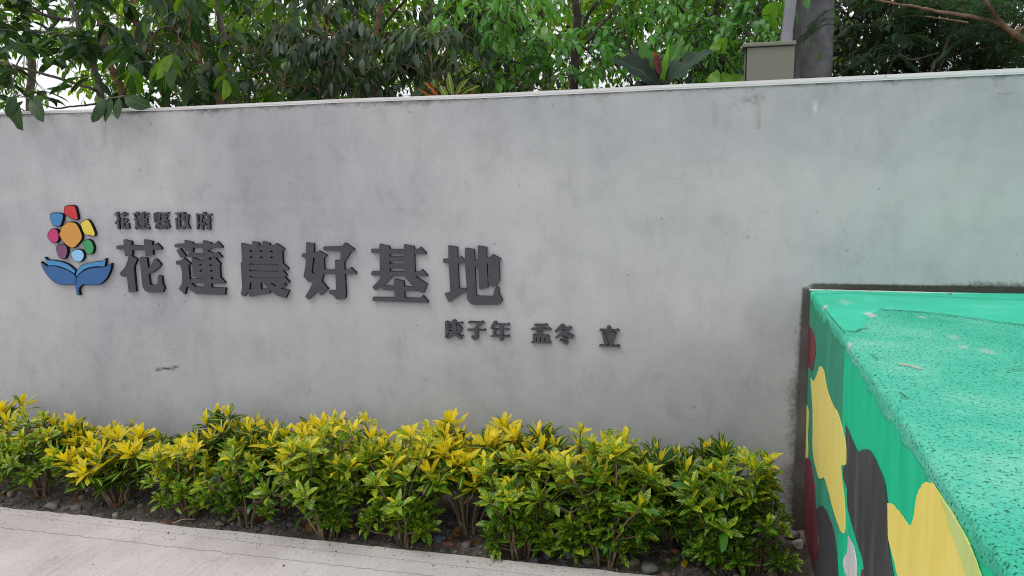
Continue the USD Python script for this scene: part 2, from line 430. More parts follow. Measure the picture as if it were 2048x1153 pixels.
c = w2([(1628, 205), (1631, 222)]); pale = np.maximum(pale, 0.85 * np.clip(1 - seg_dist(XZ, c[0], c[1]) / (0.007 * (0.4 + 1.3 * nz)), 0, 1))
for z0, x0, x1 in ((0.885, -0.83, 0.4), (0.62, -2.4, -0.2), (1.32, -3.0, -1.2)):           # faint formwork joints
    pale = np.maximum(pale, 0.09 * (np.abs(XZ[:, 1] - z0) < 0.007) * ((XZ[:, 0] > x0) & (XZ[:, 0] < x1)) * nz)
pale = np.maximum(pale, 0.40 * np.clip(meshkit.fbm(np.stack([XZ[:, 0] * 1.1, XZ[:, 1] * 2.2, 0 * XZ[:, 0] + 4], -1), 5, 34) - 0.50, 0, 1) * 2)

wall = thing('concrete_wall', 'long grey fair-faced concrete wall carrying the raised characters', 'wall', (0, YW, 0))
obj('wall_face', (WP, WQ), M['concrete'], wall, smooth=True, attrs={'dirt': dirt, 'rust': rust, 'pale': pale})
bx = np.linspace(WX0, WX1, 120)
bk = np.array([(x, wall_top(x)) for x in bx])
obj('wall_core', extrude_xz(Polygon([(WX0, -0.15)] + [tuple(p) for p in bk] + [(WX1, -0.15)]).buffer(-0.0005), YW + 0.005, YW + 0.2), M['concrete'], wall)
# coping: a thin cap in lengths with a bright lower lip; its near edge stands a little proud
def strip(x0, x1, zlo, zhi, y0, y1):
    x = np.arange(x0, x1 + 0.001, (x1 - x0) / max(2, int((x1 - x0) / 0.05)))
    lo = np.array([(a, wall_top(a) + zlo(a)) for a in x]); hi = np.array([(a, wall_top(a) + zhi(a)) for a in x])
    return extrude_xz(Polygon([*map(tuple, lo)] + [*map(tuple, hi[::-1])]), y0, y1)
_soil_grid = soil_z(*np.meshgrid(np.arange(-7, 0.8, 0.02), np.arange(2.4, 3.4, 0.02), indexing='ij'))
wob = lambda a, s, k: k * (meshkit.noise(np.array([[a * 7.0, s, 0.5]]), 4)[0] - 0.5)
capt = lambda a: float(np.interp(a, [-3.4, 1.1], [0.009, 0.019]))
for a, b in ((-7.0, -4.2), (-4.196, -1.58), (-1.576, 0.62), (0.624, 5.0)):
    obj('coping', strip(a, b, lambda q: 0.0062, lambda q: 0.0062 + capt(q) * 0.75, YW - 0.006, YW + 0.21), M['cap'], wall)
obj('coping_lip', strip(-7, 5, lambda q: 0.0005 + wob(q, 1.0, 0.002), lambda q: 0.006, YW - 0.004, YW + 0.208), M['cap_lip'], wall)

gp = np.random.default_rng(5); _i0 = trimesh.creation.icosahedron(); _cr = []
for _ in range(420):                                  # soil and grit carried onto the paving, mostly along its edge
    x = gp.uniform(-3.6, 0.38); y = edge_y(x) - 0.004 - abs(gp.normal(0, 0.055)) if gp.random() < 0.8 else gp.uniform(2.15, 2.62)
    q = gp.uniform(0.0015, 0.0055) * (1 + (gp.random() < 0.05)); _cr.append(_i0.vertices * q / 2 * gp.uniform(0.6, 1.3, 3) + [x, y, 0.001 + q * 0.2])
obj('grit', (np.vstack(_cr), np.vstack([_i0.faces + 12 * k for k in range(len(_cr))])), M['earth'], pav, kind='stuff')

# ================================================================ RAISED LETTERING
M['letter_face'] = pbr('letter_face', (0.050, 0.051, 0.063), 0.5, (14.0, (0.043, 0.044, 0.055), (0.060, 0.060, 0.072)), 0.15, 240, spec=0.45)
M['letter_side'] = pbr('letter_side', (0.006, 0.007, 0.010), 0.6, None, 0.0, spec=0.15)


def outline(strokes, ox, oy, s, y, holes=()):
    """Strokes measured on an enlargement of the photograph (origin ox, oy; scale s), carried to the plane y: a polygon in (x, z)."""
    back = lambda pts: [tuple(q) for q in on_y([(ox + a / s, oy + b / s) for a, b in pts], y)[:, [0, 2]]]
    P = unary_union([Polygon(back(k)).buffer(0) for k in strokes])
    for h in holes:
        if len(h) == 4 and not isinstance(h[0], tuple):
            a, b, c, d = h; h = [(a, b), (c, b), (c, d), (a, d)]
        P = P.difference(Polygon(back(h)).buffer(0))
    return P


def character(label, strokes, ox, oy, s, depth, group, holes=()):
    yf = YW - depth
    P = outline(strokes, ox, oy, s, yf, holes)
    c = P.centroid
    t = thing('raised_character', label, 'character', (c.x, YW, c.y), group)
    obj('side', extrude_xz(P, yf + 0.0012, YW + 0.002), M['letter_side'], t)
    obj('face', extrude_xz(P, yf, yf + 0.0011), M['letter_face'], t)
    return t


B = 9.008
G1 = 'large raised characters of the main row'
character('large charcoal character 花, first of the big row beside the flower emblem', [
    [(75, 182), (212, 172), (205, 68), (345, 95), (347, 172), (578, 178), (572, 68), (718, 98), (722, 172), (760, 165), (800, 128), (885, 215), (885, 250), (728, 252), (735, 345), (605, 368), (590, 258), (362, 255), (362, 350), (235, 370), (215, 247), (80, 245)],
    [(300, 345), (340, 360), (450, 420), (388, 565), (430, 1005), (300, 1025), (268, 740), (258, 700), (180, 740), (132, 680), (235, 560), (285, 430)],
    [(490, 400), (505, 385), (600, 392), (622, 400), (648, 588), (690, 545), (730, 480), (755, 418), (795, 420), (880, 515), (850, 560), (800, 610), (725, 665), (655, 690), (680, 880), (720, 890), (810, 885), (828, 715), (890, 725), (905, 860), (945, 935), (910, 1018), (650, 1020), (590, 990), (548, 920), (515, 600)]],
    224, 472, B, 0.0155, G1)
character('large charcoal character 蓮, second of the big row, with four tiny square holes', [
    [(82, 152), (258, 140), (590, 148), (795, 145), (850, 102), (938, 195), (938, 220), (82, 210)],
    [(258, 82), (400, 118), (410, 255), (400, 300), (350, 300), (270, 270), (258, 200)],
    [(588, 85), (738, 128), (742, 235), (650, 275), (690, 300), (590, 300), (588, 200)],
    [(320, 322), (570, 318), (590, 300), (690, 285), (780, 317), (850, 292), (930, 375), (930, 392), (320, 385)],
    [(585, 200), (690, 290), (745, 930), (610, 930)],
    [(390, 395), (560, 450), (690, 450), (775, 402), (815, 402), (905, 505), (890, 545), (905, 740), (410, 745)],
    [(370, 780), (610, 775), (735, 782), (840, 785), (900, 742), (985, 835), (985, 862), (370, 850)],
    [(112, 265), (175, 230), (275, 350), (270, 378), (195, 400)],
    [(105, 455), (200, 440), (240, 405), (365, 495), (330, 540), (350, 780), (365, 830), (380, 860), (450, 920), (615, 930), (1000, 940), (985, 1070), (470, 1050), (380, 990), (330, 925), (300, 915), (265, 1055), (155, 960), (215, 850), (218, 700), (195, 525), (110, 520)]],
    340, 472, B, 0.0155, G1, [(525, 512, 568, 542), (712, 518, 758, 548), (532, 612, 578, 645), (720, 618, 768, 648), (410, 222, 455, 258)])
character('large charcoal character 農, third of the big row, like a grille with six square holes', [
    [(125, 115), (300, 160), (325, 158), (325, 85), (445, 110), (448, 158), (505, 158), (508, 85), (638, 115), (640, 155), (705, 155), (755, 118), (905, 215), (865, 260), (878, 480), (970, 560), (970, 598), (870, 602), (942, 685), (942, 705), (905, 715), (988, 808), (988, 833), (880, 840), (940, 880), (835, 938), (988, 965), (928, 1108), (780, 1060), (705, 1008), (645, 965), (640, 1020), (285, 1085), (262, 1000), (250, 995), (175, 1080), (120, 1045), (145, 900), (120, 455), (145, 450)]],
    468, 474, B, 0.0155, G1, [(278, 243, 325, 278), (460, 243, 515, 278), (648, 248, 702, 280), (288, 352, 335, 382), (468, 355, 522, 385), (655, 358, 710, 388),
        [(265, 503), (310, 470), (825, 492), (800, 512)], [(270, 592), (805, 602), (800, 628), (272, 618)], [(280, 704), (855, 718), (840, 748), (282, 735)],
        [(290, 822), (322, 822), (328, 948), (270, 948)], [(475, 828), (515, 828), (560, 870), (620, 935), (485, 945)], [(645, 832), (690, 835), (760, 880), (738, 895)]])
character('large charcoal character 好, fourth of the big row, with an open hook foot', [
    [(145, 85), (285, 105), (282, 270), (340, 262), (375, 232), (518, 320), (465, 370), (472, 565), (455, 650), (425, 790), (540, 920), (410, 1040), (350, 960), (185, 1115), (125, 1060), (200, 940), (270, 800), (235, 785), (190, 800), (98, 700), (140, 450), (140, 355), (65, 350), (65, 290), (145, 280)],
    [(455, 575), (670, 578), (835, 580), (900, 575), (945, 530), (1045, 625), (1042, 655), (455, 650)],
    [(452, 162), (790, 155), (840, 90), (1015, 205), (940, 265), (832, 440), (835, 580), (862, 1000), (850, 1090), (820, 1110), (685, 1110), (650, 1045), (560, 1005), (560, 955), (685, 948), (665, 440), (662, 400), (700, 410), (750, 425), (775, 240), (460, 230)]],
    596, 476, B, 0.0155, G1, [[(275, 362), (312, 362), (285, 610), (302, 668), (240, 622)]])
character('large charcoal character 基, fifth of the big row, ladder-like on a long foot bar', [
    [(55, 150), (212, 148), (380, 152), (645, 155), (825, 157), (895, 150), (940, 112), (1045, 215), (1040, 245), (60, 222)],
    [(203, 58), (380, 95), (395, 630), (440, 640), (285, 800), (125, 900), (75, 830), (150, 760), (215, 680)],
    [(643, 65), (825, 98), (845, 555), (850, 650), (1065, 780), (1000, 940), (930, 920), (770, 780), (670, 660), (650, 400)],
    [(378, 285), (650, 285), (650, 372), (378, 368)], [(385, 418), (650, 420), (650, 500), (385, 492)],
    [(58, 555), (215, 550), (650, 558), (845, 562), (895, 560), (970, 515), (1068, 615), (1068, 642), (400, 635), (58, 625)],
    [(475, 690), (640, 725), (660, 1030), (485, 1020), (460, 800)],
    [(285, 812), (460, 815), (640, 822), (735, 827), (870, 850), (890, 910), (640, 905), (465, 900), (245, 880)],
    [(80, 1018), (470, 1022), (640, 1025), (920, 1035), (985, 985), (1080, 1085), (1078, 1122), (80, 1085)]],
    736, 482, B, 0.0155, G1)
character('large charcoal character 地, last of the big row, farthest from the flower emblem', [
    [(128, 68), (292, 95), (298, 295), (305, 400), (322, 840), (450, 840), (455, 890), (140, 1095), (62, 935), (165, 905), (150, 600), (135, 380)],
    [(38, 310), (135, 308), (300, 300), (350, 262), (432, 340), (430, 385), (350, 395), (38, 382)],
    [(430, 110), (598, 138), (605, 345), (630, 960), (650, 975), (930, 985), (975, 830), (990, 812), (1045, 830), (1040, 880), (1055, 960), (1108, 1050), (1085, 1100), (1040, 1135), (580, 1138), (510, 1100), (470, 1030), (465, 880), (430, 380)],
    [(660, 70), (820, 98), (818, 290), (845, 830), (690, 865), (660, 400)],
    [(605, 350), (660, 340), (818, 295), (870, 280), (930, 225), (1080, 310), (1042, 345), (1055, 700), (995, 800), (880, 805), (850, 720), (840, 650), (870, 615), (845, 390), (820, 385), (605, 450)]],
    882, 484, B, 0.0155, G1)

S, G2 = 23.06, 'small raised characters above the main row'
character('small charcoal character 花, first of the short upper row', [
    [(52, 295), (160, 278), (590, 278), (660, 240), (720, 300), (720, 320), (55, 318)], [(165, 195), (285, 200), (300, 400), (195, 420)], [(470, 195), (590, 200), (600, 400), (490, 400)],
    [(240, 420), (300, 420), (370, 480), (320, 560), (345, 990), (255, 995), (230, 740), (150, 755), (110, 710), (230, 530)],
    [(400, 470), (525, 465), (545, 610), (640, 490), (735, 560), (640, 670), (555, 710), (560, 850), (665, 855), (680, 720), (765, 720), (775, 860), (800, 920), (780, 975), (470, 980), (440, 900)]], 224, 416, S, 0.0115, G2)
character('small charcoal character 蓮, second of the short upper row', [
    [(945, 248), (1640, 235), (1705, 285), (945, 292)], [(1090, 190), (1200, 200), (1200, 330), (1100, 330)], [(1380, 190), (1490, 200), (1490, 330), (1390, 330)],
    [(1150, 365), (1600, 360), (1680, 405), (1150, 408)], [(1200, 470), (1350, 490), (1580, 460), (1620, 500), (1620, 720), (1230, 720)],
    [(1355, 320), (1465, 320), (1490, 920), (1385, 920)], [(1240, 768), (1600, 768), (1700, 815), (1240, 818)], [(985, 320), (1030, 310), (1120, 440), (1050, 480)],
    [(960, 520), (1090, 490), (1150, 500), (1170, 560), (1180, 760), (1260, 880), (1720, 900), (1720, 985), (1260, 985), (1170, 900), (1110, 1000), (1010, 940), (1070, 850), (1060, 560), (965, 550)]],
    224, 416, S, 0.0115, G2, [(1305, 525, 1345, 555), (1465, 525, 1500, 555), (1310, 620, 1350, 655), (1475, 615, 1520, 650)])
character('small charcoal character 縣, densest one in the middle of the short upper row', [
    [(1085, 205), (1300, 215), (1295, 580), (1110, 575)], [(975, 250), (1065, 250), (1085, 610), (1250, 620), (1440, 620), (1440, 690), (1010, 700)],
    [(1150, 650), (1240, 650), (1265, 990), (1170, 990)], [(1085, 740), (1150, 760), (1110, 960), (1040, 950)], [(1260, 760), (1320, 790), (1400, 950), (1310, 990), (1270, 860)],
    [(1300, 240), (1650, 200), (1720, 260), (1500, 340), (1380, 340), (1300, 300)], [(1310, 390), (1400, 340), (1530, 350), (1620, 350), (1640, 400), (1560, 500), (1680, 600), (1670, 660), (1540, 600), (1500, 670), (1310, 640), (1400, 560), (1440, 500)],
    [(1460, 640), (1570, 660), (1590, 990), (1490, 990)], [(1330, 800), (1470, 780), (1430, 960), (1390, 950)], [(1570, 700), (1660, 690), (1740, 900), (1640, 970)]],
    264, 416, S, 0.0115, G2, [(1150, 265, 1210, 300), (1165, 370, 1215, 410), (1175, 465, 1225, 500), [(1310, 480), (1380, 540), (1310, 580)]])
character('small charcoal character 政, fourth of the short upper row', [
    [(1000, 235), (1310, 215), (1420, 225), (1400, 292), (1000, 265)], [(1160, 260), (1270, 280), (1300, 900), (1200, 900)], [(1060, 470), (1140, 470), (1180, 900), (1100, 940)], [(1280, 470), (1410, 460), (1410, 560), (1310, 560)],
    [(1080, 930), (1200, 880), (1440, 810), (1470, 870), (1110, 1010)], [(1410, 195), (1520, 210), (1500, 330), (1480, 560), (1420, 620), (1390, 560)],
    [(1480, 310), (1640, 300), (1720, 360), (1680, 400), (1650, 720), (1760, 950), (1650, 990), (1560, 880), (1440, 1000), (1360, 960), (1500, 760), (1430, 560)]], 304, 416, S, 0.0115, G2, [[(1490, 390), (1545, 390), (1550, 600), (1510, 580)]])
character('small charcoal character 府, last of the short upper row', [
    [(965, 262), (1080, 295), (1270, 300), (1270, 195), (1405, 205), (1410, 300), (1570, 300), (1640, 262), (1695, 330), (1690, 360), (1060, 345), (1080, 560), (1095, 760), (1050, 1000), (975, 985), (995, 740)],
    [(1190, 340), (1270, 340), (1290, 440), (1230, 560), (1240, 640), (1290, 740), (1300, 1020), (1195, 1025), (1180, 760), (1095, 720), (1160, 560)],
    [(1280, 520), (1620, 520), (1675, 560), (1670, 590), (1280, 590)], [(1470, 395), (1580, 395), (1630, 990), (1600, 1020), (1490, 1020), (1400, 930), (1420, 890), (1510, 900)], [(1310, 640), (1440, 780), (1370, 840), (1300, 730)]], 350, 416, S, 0.0115, G2)

G3 = 'small raised characters of the date row'
character('small charcoal character 庚, first of the lower right row', [
    [(230, 215), (300, 200), (400, 250), (560, 265), (560, 155), (640, 140), (720, 180), (720, 270), (920, 275), (980, 225), (1060, 300), (1050, 320), (380, 322), (390, 700), (300, 980), (215, 995), (240, 800)],
    [(380, 415), (740, 415), (740, 490), (380, 490)], [(380, 530), (740, 530), (740, 600), (380, 600)], [(380, 665), (740, 665), (740, 740), (380, 740)], [(560, 265), (720, 265), (740, 745), (560, 745)],
    [(730, 425), (830, 385), (950, 470), (1035, 575), (955, 602), (950, 765), (730, 765)], [(430, 735), (570, 735), (720, 840), (600, 880), (380, 1040), (340, 1030)], [(600, 735), (780, 785), (930, 870), (1060, 870), (970, 1045), (800, 950), (680, 830)]],
    880, 634, S, 0.0150, G3, [(740, 500, 795, 545), (740, 615, 800, 665)])
character('small charcoal character 子, second of the lower right row', [
    [(-340, 225), (-300, 170), (240, 190), (300, 148), (440, 235), (250, 360), (140, 440), (60, 400), (130, 290), (60, 255), (-330, 255)], [(240, 190), (300, 148), (440, 235), (240, 370), (130, 470), (-20, 440), (110, 300), (80, 250)],
    [(-390, 560), (-330, 525), (360, 555), (420, 505), (490, 580), (480, 612), (-390, 590)], [(0, 430), (120, 450), (140, 950), (90, 1010), (0, 1030), (-60, 1030), (-110, 960), (-190, 890), (-180, 850), (-30, 850), (-30, 440)]], 950, 636, S, 0.0150, G3)
character('small charcoal character 年, third of the lower right row', [
    [(850, 180), (900, 160), (980, 180), (990, 270), (960, 320), (780, 520), (690, 490)], [(940, 278), (1480, 292), (1530, 245), (1605, 330), (1590, 355), (930, 352)], [(820, 495), (1120, 518), (1450, 530), (1500, 495), (1580, 575), (820, 575)],
    [(820, 495), (940, 520), (945, 830), (820, 830)], [(690, 850), (780, 808), (1450, 828), (1520, 785), (1605, 880), (1590, 900), (700, 875)], [(1130, 340), (1275, 340), (1290, 1050), (1150, 1075)]], 950, 636, S, 0.0150, G3)
character('small charcoal character 孟, first of the pair in the lower right row', [
    [(205, 160), (260, 128), (600, 138), (650, 102), (750, 170), (600, 240), (560, 290), (440, 290), (500, 210), (280, 200)], [(95, 312), (150, 272), (700, 288), (790, 255), (865, 340), (850, 360), (95, 335)],
    [(430, 280), (545, 280), (540, 420), (500, 540), (430, 540), (400, 460), (270, 430), (330, 380), (430, 395)], [(180, 500), (410, 533), (650, 538), (700, 518), (790, 580), (780, 760), (860, 820), (840, 848), (110, 828), (110, 800), (180, 760)]],
    1056, 642, 18.6, 0.0150, G3, [(300, 610, 330, 775), (450, 610, 487, 775), (608, 615, 640, 780)])
character('small charcoal character 冬, second of the pair in the lower right row', [
    [(1225, 130), (1350, 160), (1330, 240), (1200, 340), (1040, 445), (975, 400)], [(1320, 232), (1480, 245), (1530, 195), (1640, 275), (1470, 440), (1010, 660), (985, 630), (1240, 450), (1430, 305), (1240, 300)],
    [(1190, 330), (1260, 300), (1340, 375), (1480, 470), (1720, 560), (1640, 680), (1330, 540)], [(1290, 575), (1490, 670), (1440, 745), (1250, 650)], [(1185, 690), (1420, 765), (1500, 790), (1450, 900), (1180, 745)]], 1056, 642, 18.6, 0.0150, G3)
character('small charcoal character 立, standing alone at the end of the lower right row', [
    [(285, 322), (330, 268), (620, 275), (620, 150), (660, 130), (760, 170), (760, 285), (990, 300), (1040, 248), (1130, 325), (1110, 352), (285, 327)], [(390, 330), (470, 340), (670, 820), (560, 930), (500, 930)],
    [(560, 340), (860, 360), (1020, 455), (850, 890), (830, 940), (700, 940), (690, 770)], [(280, 962), (310, 913), (1010, 938), (1070, 898), (1160, 980), (1110, 1035), (1000, 1000), (280, 975)]], 1184, 646, 20.59, 0.0150, G3)

# ---------------------------------------------------------------- flower emblem
def paint(name, c):
    return pbr(name, c, 0.45, (4.0, tuple(0.92 * k for k in c), tuple(1.06 * k for k in c)), 0.1, 200)
EM = {'red': (0.50, 0.035, 0.035), 'blue': (0.050, 0.20, 0.43), 'yellow': (0.66, 0.53, 0.07), 'magenta': (0.48, 0.035, 0.15), 'orange': (0.57, 0.275, 0.055), 'green': (0.035, 0.29, 0.105), 'purple': (0.165, 0.065, 0.14), 'pale_blue': (0.25, 0.50, 0.76), 'deep_blue': (0.030, 0.110, 0.29), 'sky_blue': (0.055, 0.235, 0.48)}
for k, c in EM.items():
    M['em_' + k] = paint('enamel_' + k, c)
yf = YW - 0.016
emblem = thing('flower_emblem', 'flower emblem of coloured petals over two blue leaves, black edged', 'emblem', at(152, 500, YW))


def emblem_piece(name, color, pts, ox, oy, s, label, rim=0.0032, sub=()):
    poly = outline([[(a, b) for a, b in pts]], ox, oy, s, yf)
    poly = Polygon(np.array(curve(np.array(poly.exterior.coords)[:-1].tolist() + [list(poly.exterior.coords[0])], 90))).buffer(0)
    body = poly.buffer(rim * 0.55)
    p = obj(name, extrude_xz(body, yf + 0.0012, YW + 0.002), M['letter_side'], emblem, label=label)
    obj('enamel_face', extrude_xz(poly.buffer(-rim * 0.45), yf, yf + 0.0011), M['em_' + color], p)
    for c2, q, o in sub:
        pl = outline([q], *o, yf)
        pl = Polygon(np.array(curve(np.array(pl.exterior.coords)[:-1].tolist() + [list(pl.exterior.coords[0])], 90))).buffer(0)
        obj('enamel_band', extrude_xz(pl.buffer(-rim * 0.3), yf - 0.0004, yf + 0.0011), M['em_' + c2], p)
    return p


for nm, colr, pts in (
    ('petal', 'red', [(437, 130), (500, 105), (600, 108), (640, 150), (665, 250), (675, 350), (600, 345), (450, 265), (435, 200)]),
    ('petal', 'blue', [(180, 270), (220, 240), (350, 245), (410, 270), (405, 350), (360, 470), (290, 470), (240, 465), (195, 380)]),
    ('petal', 'yellow', [(725, 430), (790, 375), (860, 365), (920, 440), (985, 600), (965, 655), (890, 635), (820, 630), (770, 560)]),
    ('petal', 'magenta', [(135, 620), (190, 540), (250, 525), (310, 555), (335, 650), (320, 740), (270, 780), (200, 755), (140, 680)]),
    ('flower_center', 'orange', [(450, 440), (490, 405), (620, 415), (690, 490), (750, 640), (735, 730), (640, 840), (580, 865), (520, 845), (430, 770), (350, 640), (370, 560), (400, 480)]),
    ('petal', 'green', [(765, 770), (820, 725), (900, 730), (950, 800), (965, 880), (940, 960), (880, 980), (835, 970), (800, 880)]),
    ('petal', 'purple', [(290, 880), (310, 830), (370, 800), (440, 810), (480, 860), (490, 940), (460, 1040), (420, 1065), (350, 1040), (310, 960)]),
    ('petal', 'pale_blue', [(553, 955), (600, 920), (660, 895), (740, 910), (785, 970), (780, 1050), (720, 1115), (640, 1105), (580, 1040)])):
    emblem_piece(nm, colr, pts, 80, 400, B, ('orange flower centre' if nm != 'petal' else colr.replace('_', ' ') + ' petal'))
L = 11.53


def leaf_half(name, label, big, band):
    P = outline([big], 76, 500, L, yf).buffer(0); Q = outline([band], 76, 500, L, yf).buffer(0)
    U = unary_union([P.buffer(0.0045), Q.buffer(0.0045)]).buffer(-0.0027)
    p = obj(name, extrude_xz(U, yf + 0.0012, YW + 0.002), M['letter_side'], emblem, label=label)
    rnd = lambda g: g.buffer(-0.0016).buffer(0.0006)
    obj('enamel_face', extrude_xz(rnd(P), yf, yf + 0.0011), M['em_deep_blue'], p)
    obj('enamel_band', extrude_xz(rnd(Q), yf, yf + 0.0011), M['em_sky_blue'], p)


cv = lambda pts, n=70: [tuple(q) for q in curve([(a, b) for a, b in pts], n)]
leaf_half('emblem_leaf', 'left blue leaf with a lighter blue upper band',
    [(65, 280), (110, 322)] + cv([(200, 382), (380, 378), (560, 432), (700, 484), (820, 564), (872, 640)], 30) + cv([(865, 820), (800, 795), (620, 800), (450, 780), (300, 680), (170, 530), (100, 400), (65, 280)], 40),
    [(155, 175)] + cv([(220, 240), (400, 255), (560, 290), (700, 350), (800, 430), (862, 490)], 30) + cv([(838, 552), (750, 490), (600, 420), (420, 366), (240, 362)], 30) + [(200, 300)])
leaf_half('emblem_leaf', 'right blue leaf running down into the short stem',
    [(1690, 320), (1600, 370), (1530, 402)] + cv([(1380, 408), (1200, 433), (1050, 493), (950, 573), (887, 655)], 30) + cv([(870, 820), (890, 1010), (910, 1045)], 10) + cv([(960, 1040), (935, 940), (965, 860), (1050, 800), (1200, 808), (1400, 800), (1520, 720), (1610, 600), (1670, 450)], 40),
    [(1560, 205)] + cv([(1480, 265), (1300, 285), (1100, 325), (980, 390), (900, 490), (868, 590)], 30) + [(890, 620)] + cv([(960, 536), (1080, 446), (1200, 406), (1350, 382), (1530, 388)], 30) + [(1545, 330)])

# ================================================================ THE PAINTED BLOCK
BX1, BY0, BY1 = 2.7, 0.55, YW - 0.002
LEAN_A, LEAN_B = 0.418, -0.020                     # left face: x = A + B z


def on_face(px, off=0.0):
    d = rays(px)
    t = (LEAN_A + LEAN_B * EYE - off) / (d[:, 0] - LEAN_B * d[:, 2])
    return np.array([0, 0, EYE]) + d * t[:, None]


def green_mat():
    n = {
        'g': GEO, 'top': ('attribute', {'attribute': 'top'}), 'smo': ('attribute', {'attribute': 'smooth'}), 'old': ('attribute', {'attribute': 'old'}), 'chip': ('attribute', {'attribute': 'chip'}),
        # side paint with brush marks running down
        'map': ('mapping', {'scale': (14.0, 14.0, 2.5)}), 'br': ('noise_texture', {'scale': 1.0, 'detail': 5.0, 'roughness': 0.65}),
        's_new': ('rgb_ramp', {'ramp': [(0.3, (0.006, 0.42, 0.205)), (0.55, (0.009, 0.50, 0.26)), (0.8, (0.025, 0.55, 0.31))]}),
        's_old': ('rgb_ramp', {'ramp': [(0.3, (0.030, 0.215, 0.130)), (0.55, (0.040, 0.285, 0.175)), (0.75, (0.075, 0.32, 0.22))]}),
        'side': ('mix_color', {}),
        # smooth trowelled rim and pitted render on top
        'sn': ('noise_texture', {'scale': 6.0, 'detail': 6.0, 'roughness': 0.6}),
        's_top': ('rgb_ramp', {'ramp': [(0.3, (0.040, 0.46, 0.29)), (0.6, (0.055, 0.53, 0.345)), (0.75, (0.12, 0.58, 0.42))]}),
        'rn': ('noise_texture', {'scale': 3.2, 'detail': 6.0, 'roughness': 0.65}),
        'r_top': ('rgb_ramp', {'ramp': [(0.32, (0.038, 0.43, 0.275)), (0.5, (0.080, 0.50, 0.345)), (0.68, (0.18, 0.57, 0.435))]}),
        'pit': ('noise_texture', {'scale': 150.0, 'detail': 3.5, 'roughness': 0.62, 'distortion': 0.5}),
        'pit_r': ('rgb_ramp', {'ramp': [(0.0, (0.02, 0.11, 0.09)), (0.395, (0.05, 0.24, 0.20)), (0.440, (1, 1, 1)), (1, (1, 1, 1))]}),
        'rt': ('mix_color', {'blend_type': 'multiply', 'fac': 0.9}),
        'topm': ('mix_color', {}), 'all': ('mix_color', {}),
        'wear': ('noise_texture', {'scale': 26.0, 'detail': 7.0, 'roughness': 0.75}),
        'wear_r': ('rgb_ramp', {'ramp': [(0.0, (0, 0, 0)), (0.672, (0, 0, 0)), (0.70, (0.75, 0.75, 0.75)), (1, (1, 1, 1))]}),
        'm8': ('mix_color', {'b': (0.50, 0.50, 0.47)}), 'm9': ('mix_color', {'b': (0.56, 0.53, 0.51)}),
        'rough_m': ('math', {'math_type': 'multiply'}), 'inv': ('math', {'math_type': 'subtract', 'value1': 1.0}),
        'brh': ('math', {'math_type': 'multiply', 'value2': 0.12}), 'h': ('math', {'math_type': 'multiply_add'}), 'bm': ('bump', {'strength': 0.8, 'distance': 0.006}),
        'p': ('principled_bsdf', {'roughness': 0.78, 'specular_ior_level': 0.22})}
    l = [('g.position', 'map.vector'), ('map.vector', 'br.vector'), ('br.fac', 's_new.fac'), ('br.fac', 's_old.fac'), ('s_new.color', 'side.a'), ('s_old.color', 'side.b'), ('old.fac', 'side.fac'),
         ('g.position', 'sn.vector'), ('sn.fac', 's_top.fac'), ('g.position', 'rn.vector'), ('rn.fac', 'r_top.fac'), ('g.position', 'pit.vector'), ('pit.fac', 'pit_r.fac'),
         ('r_top.color', 'rt.a'), ('pit_r.color', 'rt.b'), ('rt.result', 'topm.a'), ('s_top.color', 'topm.b'), ('smo.fac', 'topm.fac'), ('side.result', 'all.a'), ('topm.result', 'all.b'), ('top.fac', 'all.fac'),
         ('g.position', 'wear.vector'), ('wear.fac', 'wear_r.fac'), ('all.result', 'm8.a'), ('wear_r.color', 'm8.fac'), ('m8.result', 'm9.a'), ('chip.fac', 'm9.fac'), ('m9.result', 'p.base_color'),
         ('smo.fac', 'inv.value2'), ('inv.value', 'rough_m.value1'), ('top.fac', 'rough_m.value2'), ('pit.fac', 'h.value1'), ('rough_m.value', 'h.value2'), ('br.fac', 'brh.value1'), ('brh.value', 'h.value3'), ('h.value', 'bm.height'), ('bm.normal', 'p.normal')]
    return usdkit.material(stage, '/World/Looks/green_paint', n, l, surface='p.BSDF')


M['green'] = green_mat()
ys = np.unique(np.r_[np.arange(BY0, 1.0, 0.03), np.arange(1.0, BY1, 0.0065), BY1])
prof = [(LEAN_A + LEAN_B * z, z, 0.0) for z in np.r_[np.arange(-0.15, 0.88, 0.04), np.arange(0.885, ZT - 0.0145, 0.005)]]
x_e = LEAN_A + LEAN_B * (ZT - 0.014)
prof += [(x_e + 0.014 * (1 - math.cos(a)), ZT - 0.014 + 0.014 * math.sin(a), a / (math.pi / 2)) for a in np.linspace(0.15, math.pi / 2, 8)]
prof += [(x, ZT, 1.0) for x in np.r_[np.arange(x_e + 0.019, 1.35, 0.0065), np.arange(1.37, BX1 + 0.01, 0.05)]]
prof = np.array(prof)
PI_, YI = np.meshgrid(np.arange(len(prof)), ys, indexing='ij')
bp = np.stack([prof[PI_, 0], YI, prof[PI_, 1]], -1)
tt = prof[PI_, 2]
fb = lambda s, o, seed: meshkit.fbm(bp * s, o, seed)
edge_k = np.exp(-((np.hypot(bp[..., 0] - x_e, bp[..., 2] - ZT)) / 0.035) ** 2)
n_edge = fb(34, 5, 41) - 0.5
smask_px = [(1615, 578), (2400, 592), (2400, 690), (2048, 652), (1960, 640), (1880, 628), (1800, 623), (1757, 621), (1735, 632), (1732, 650), (1712, 664), (1690, 668), (1652, 625), (1610, 590)]
smask = Polygon(on_z(smask_px, ZT)[:, :2]).buffer(0)
from shapely import contains_xy, distance as sh_distance, points as sh_points
jx, jy = bp[..., 0] + 0.012 * (fb(30, 3, 44) - 0.5), bp[..., 1] + 0.03 * (fb(18, 3, 45) - 0.5)
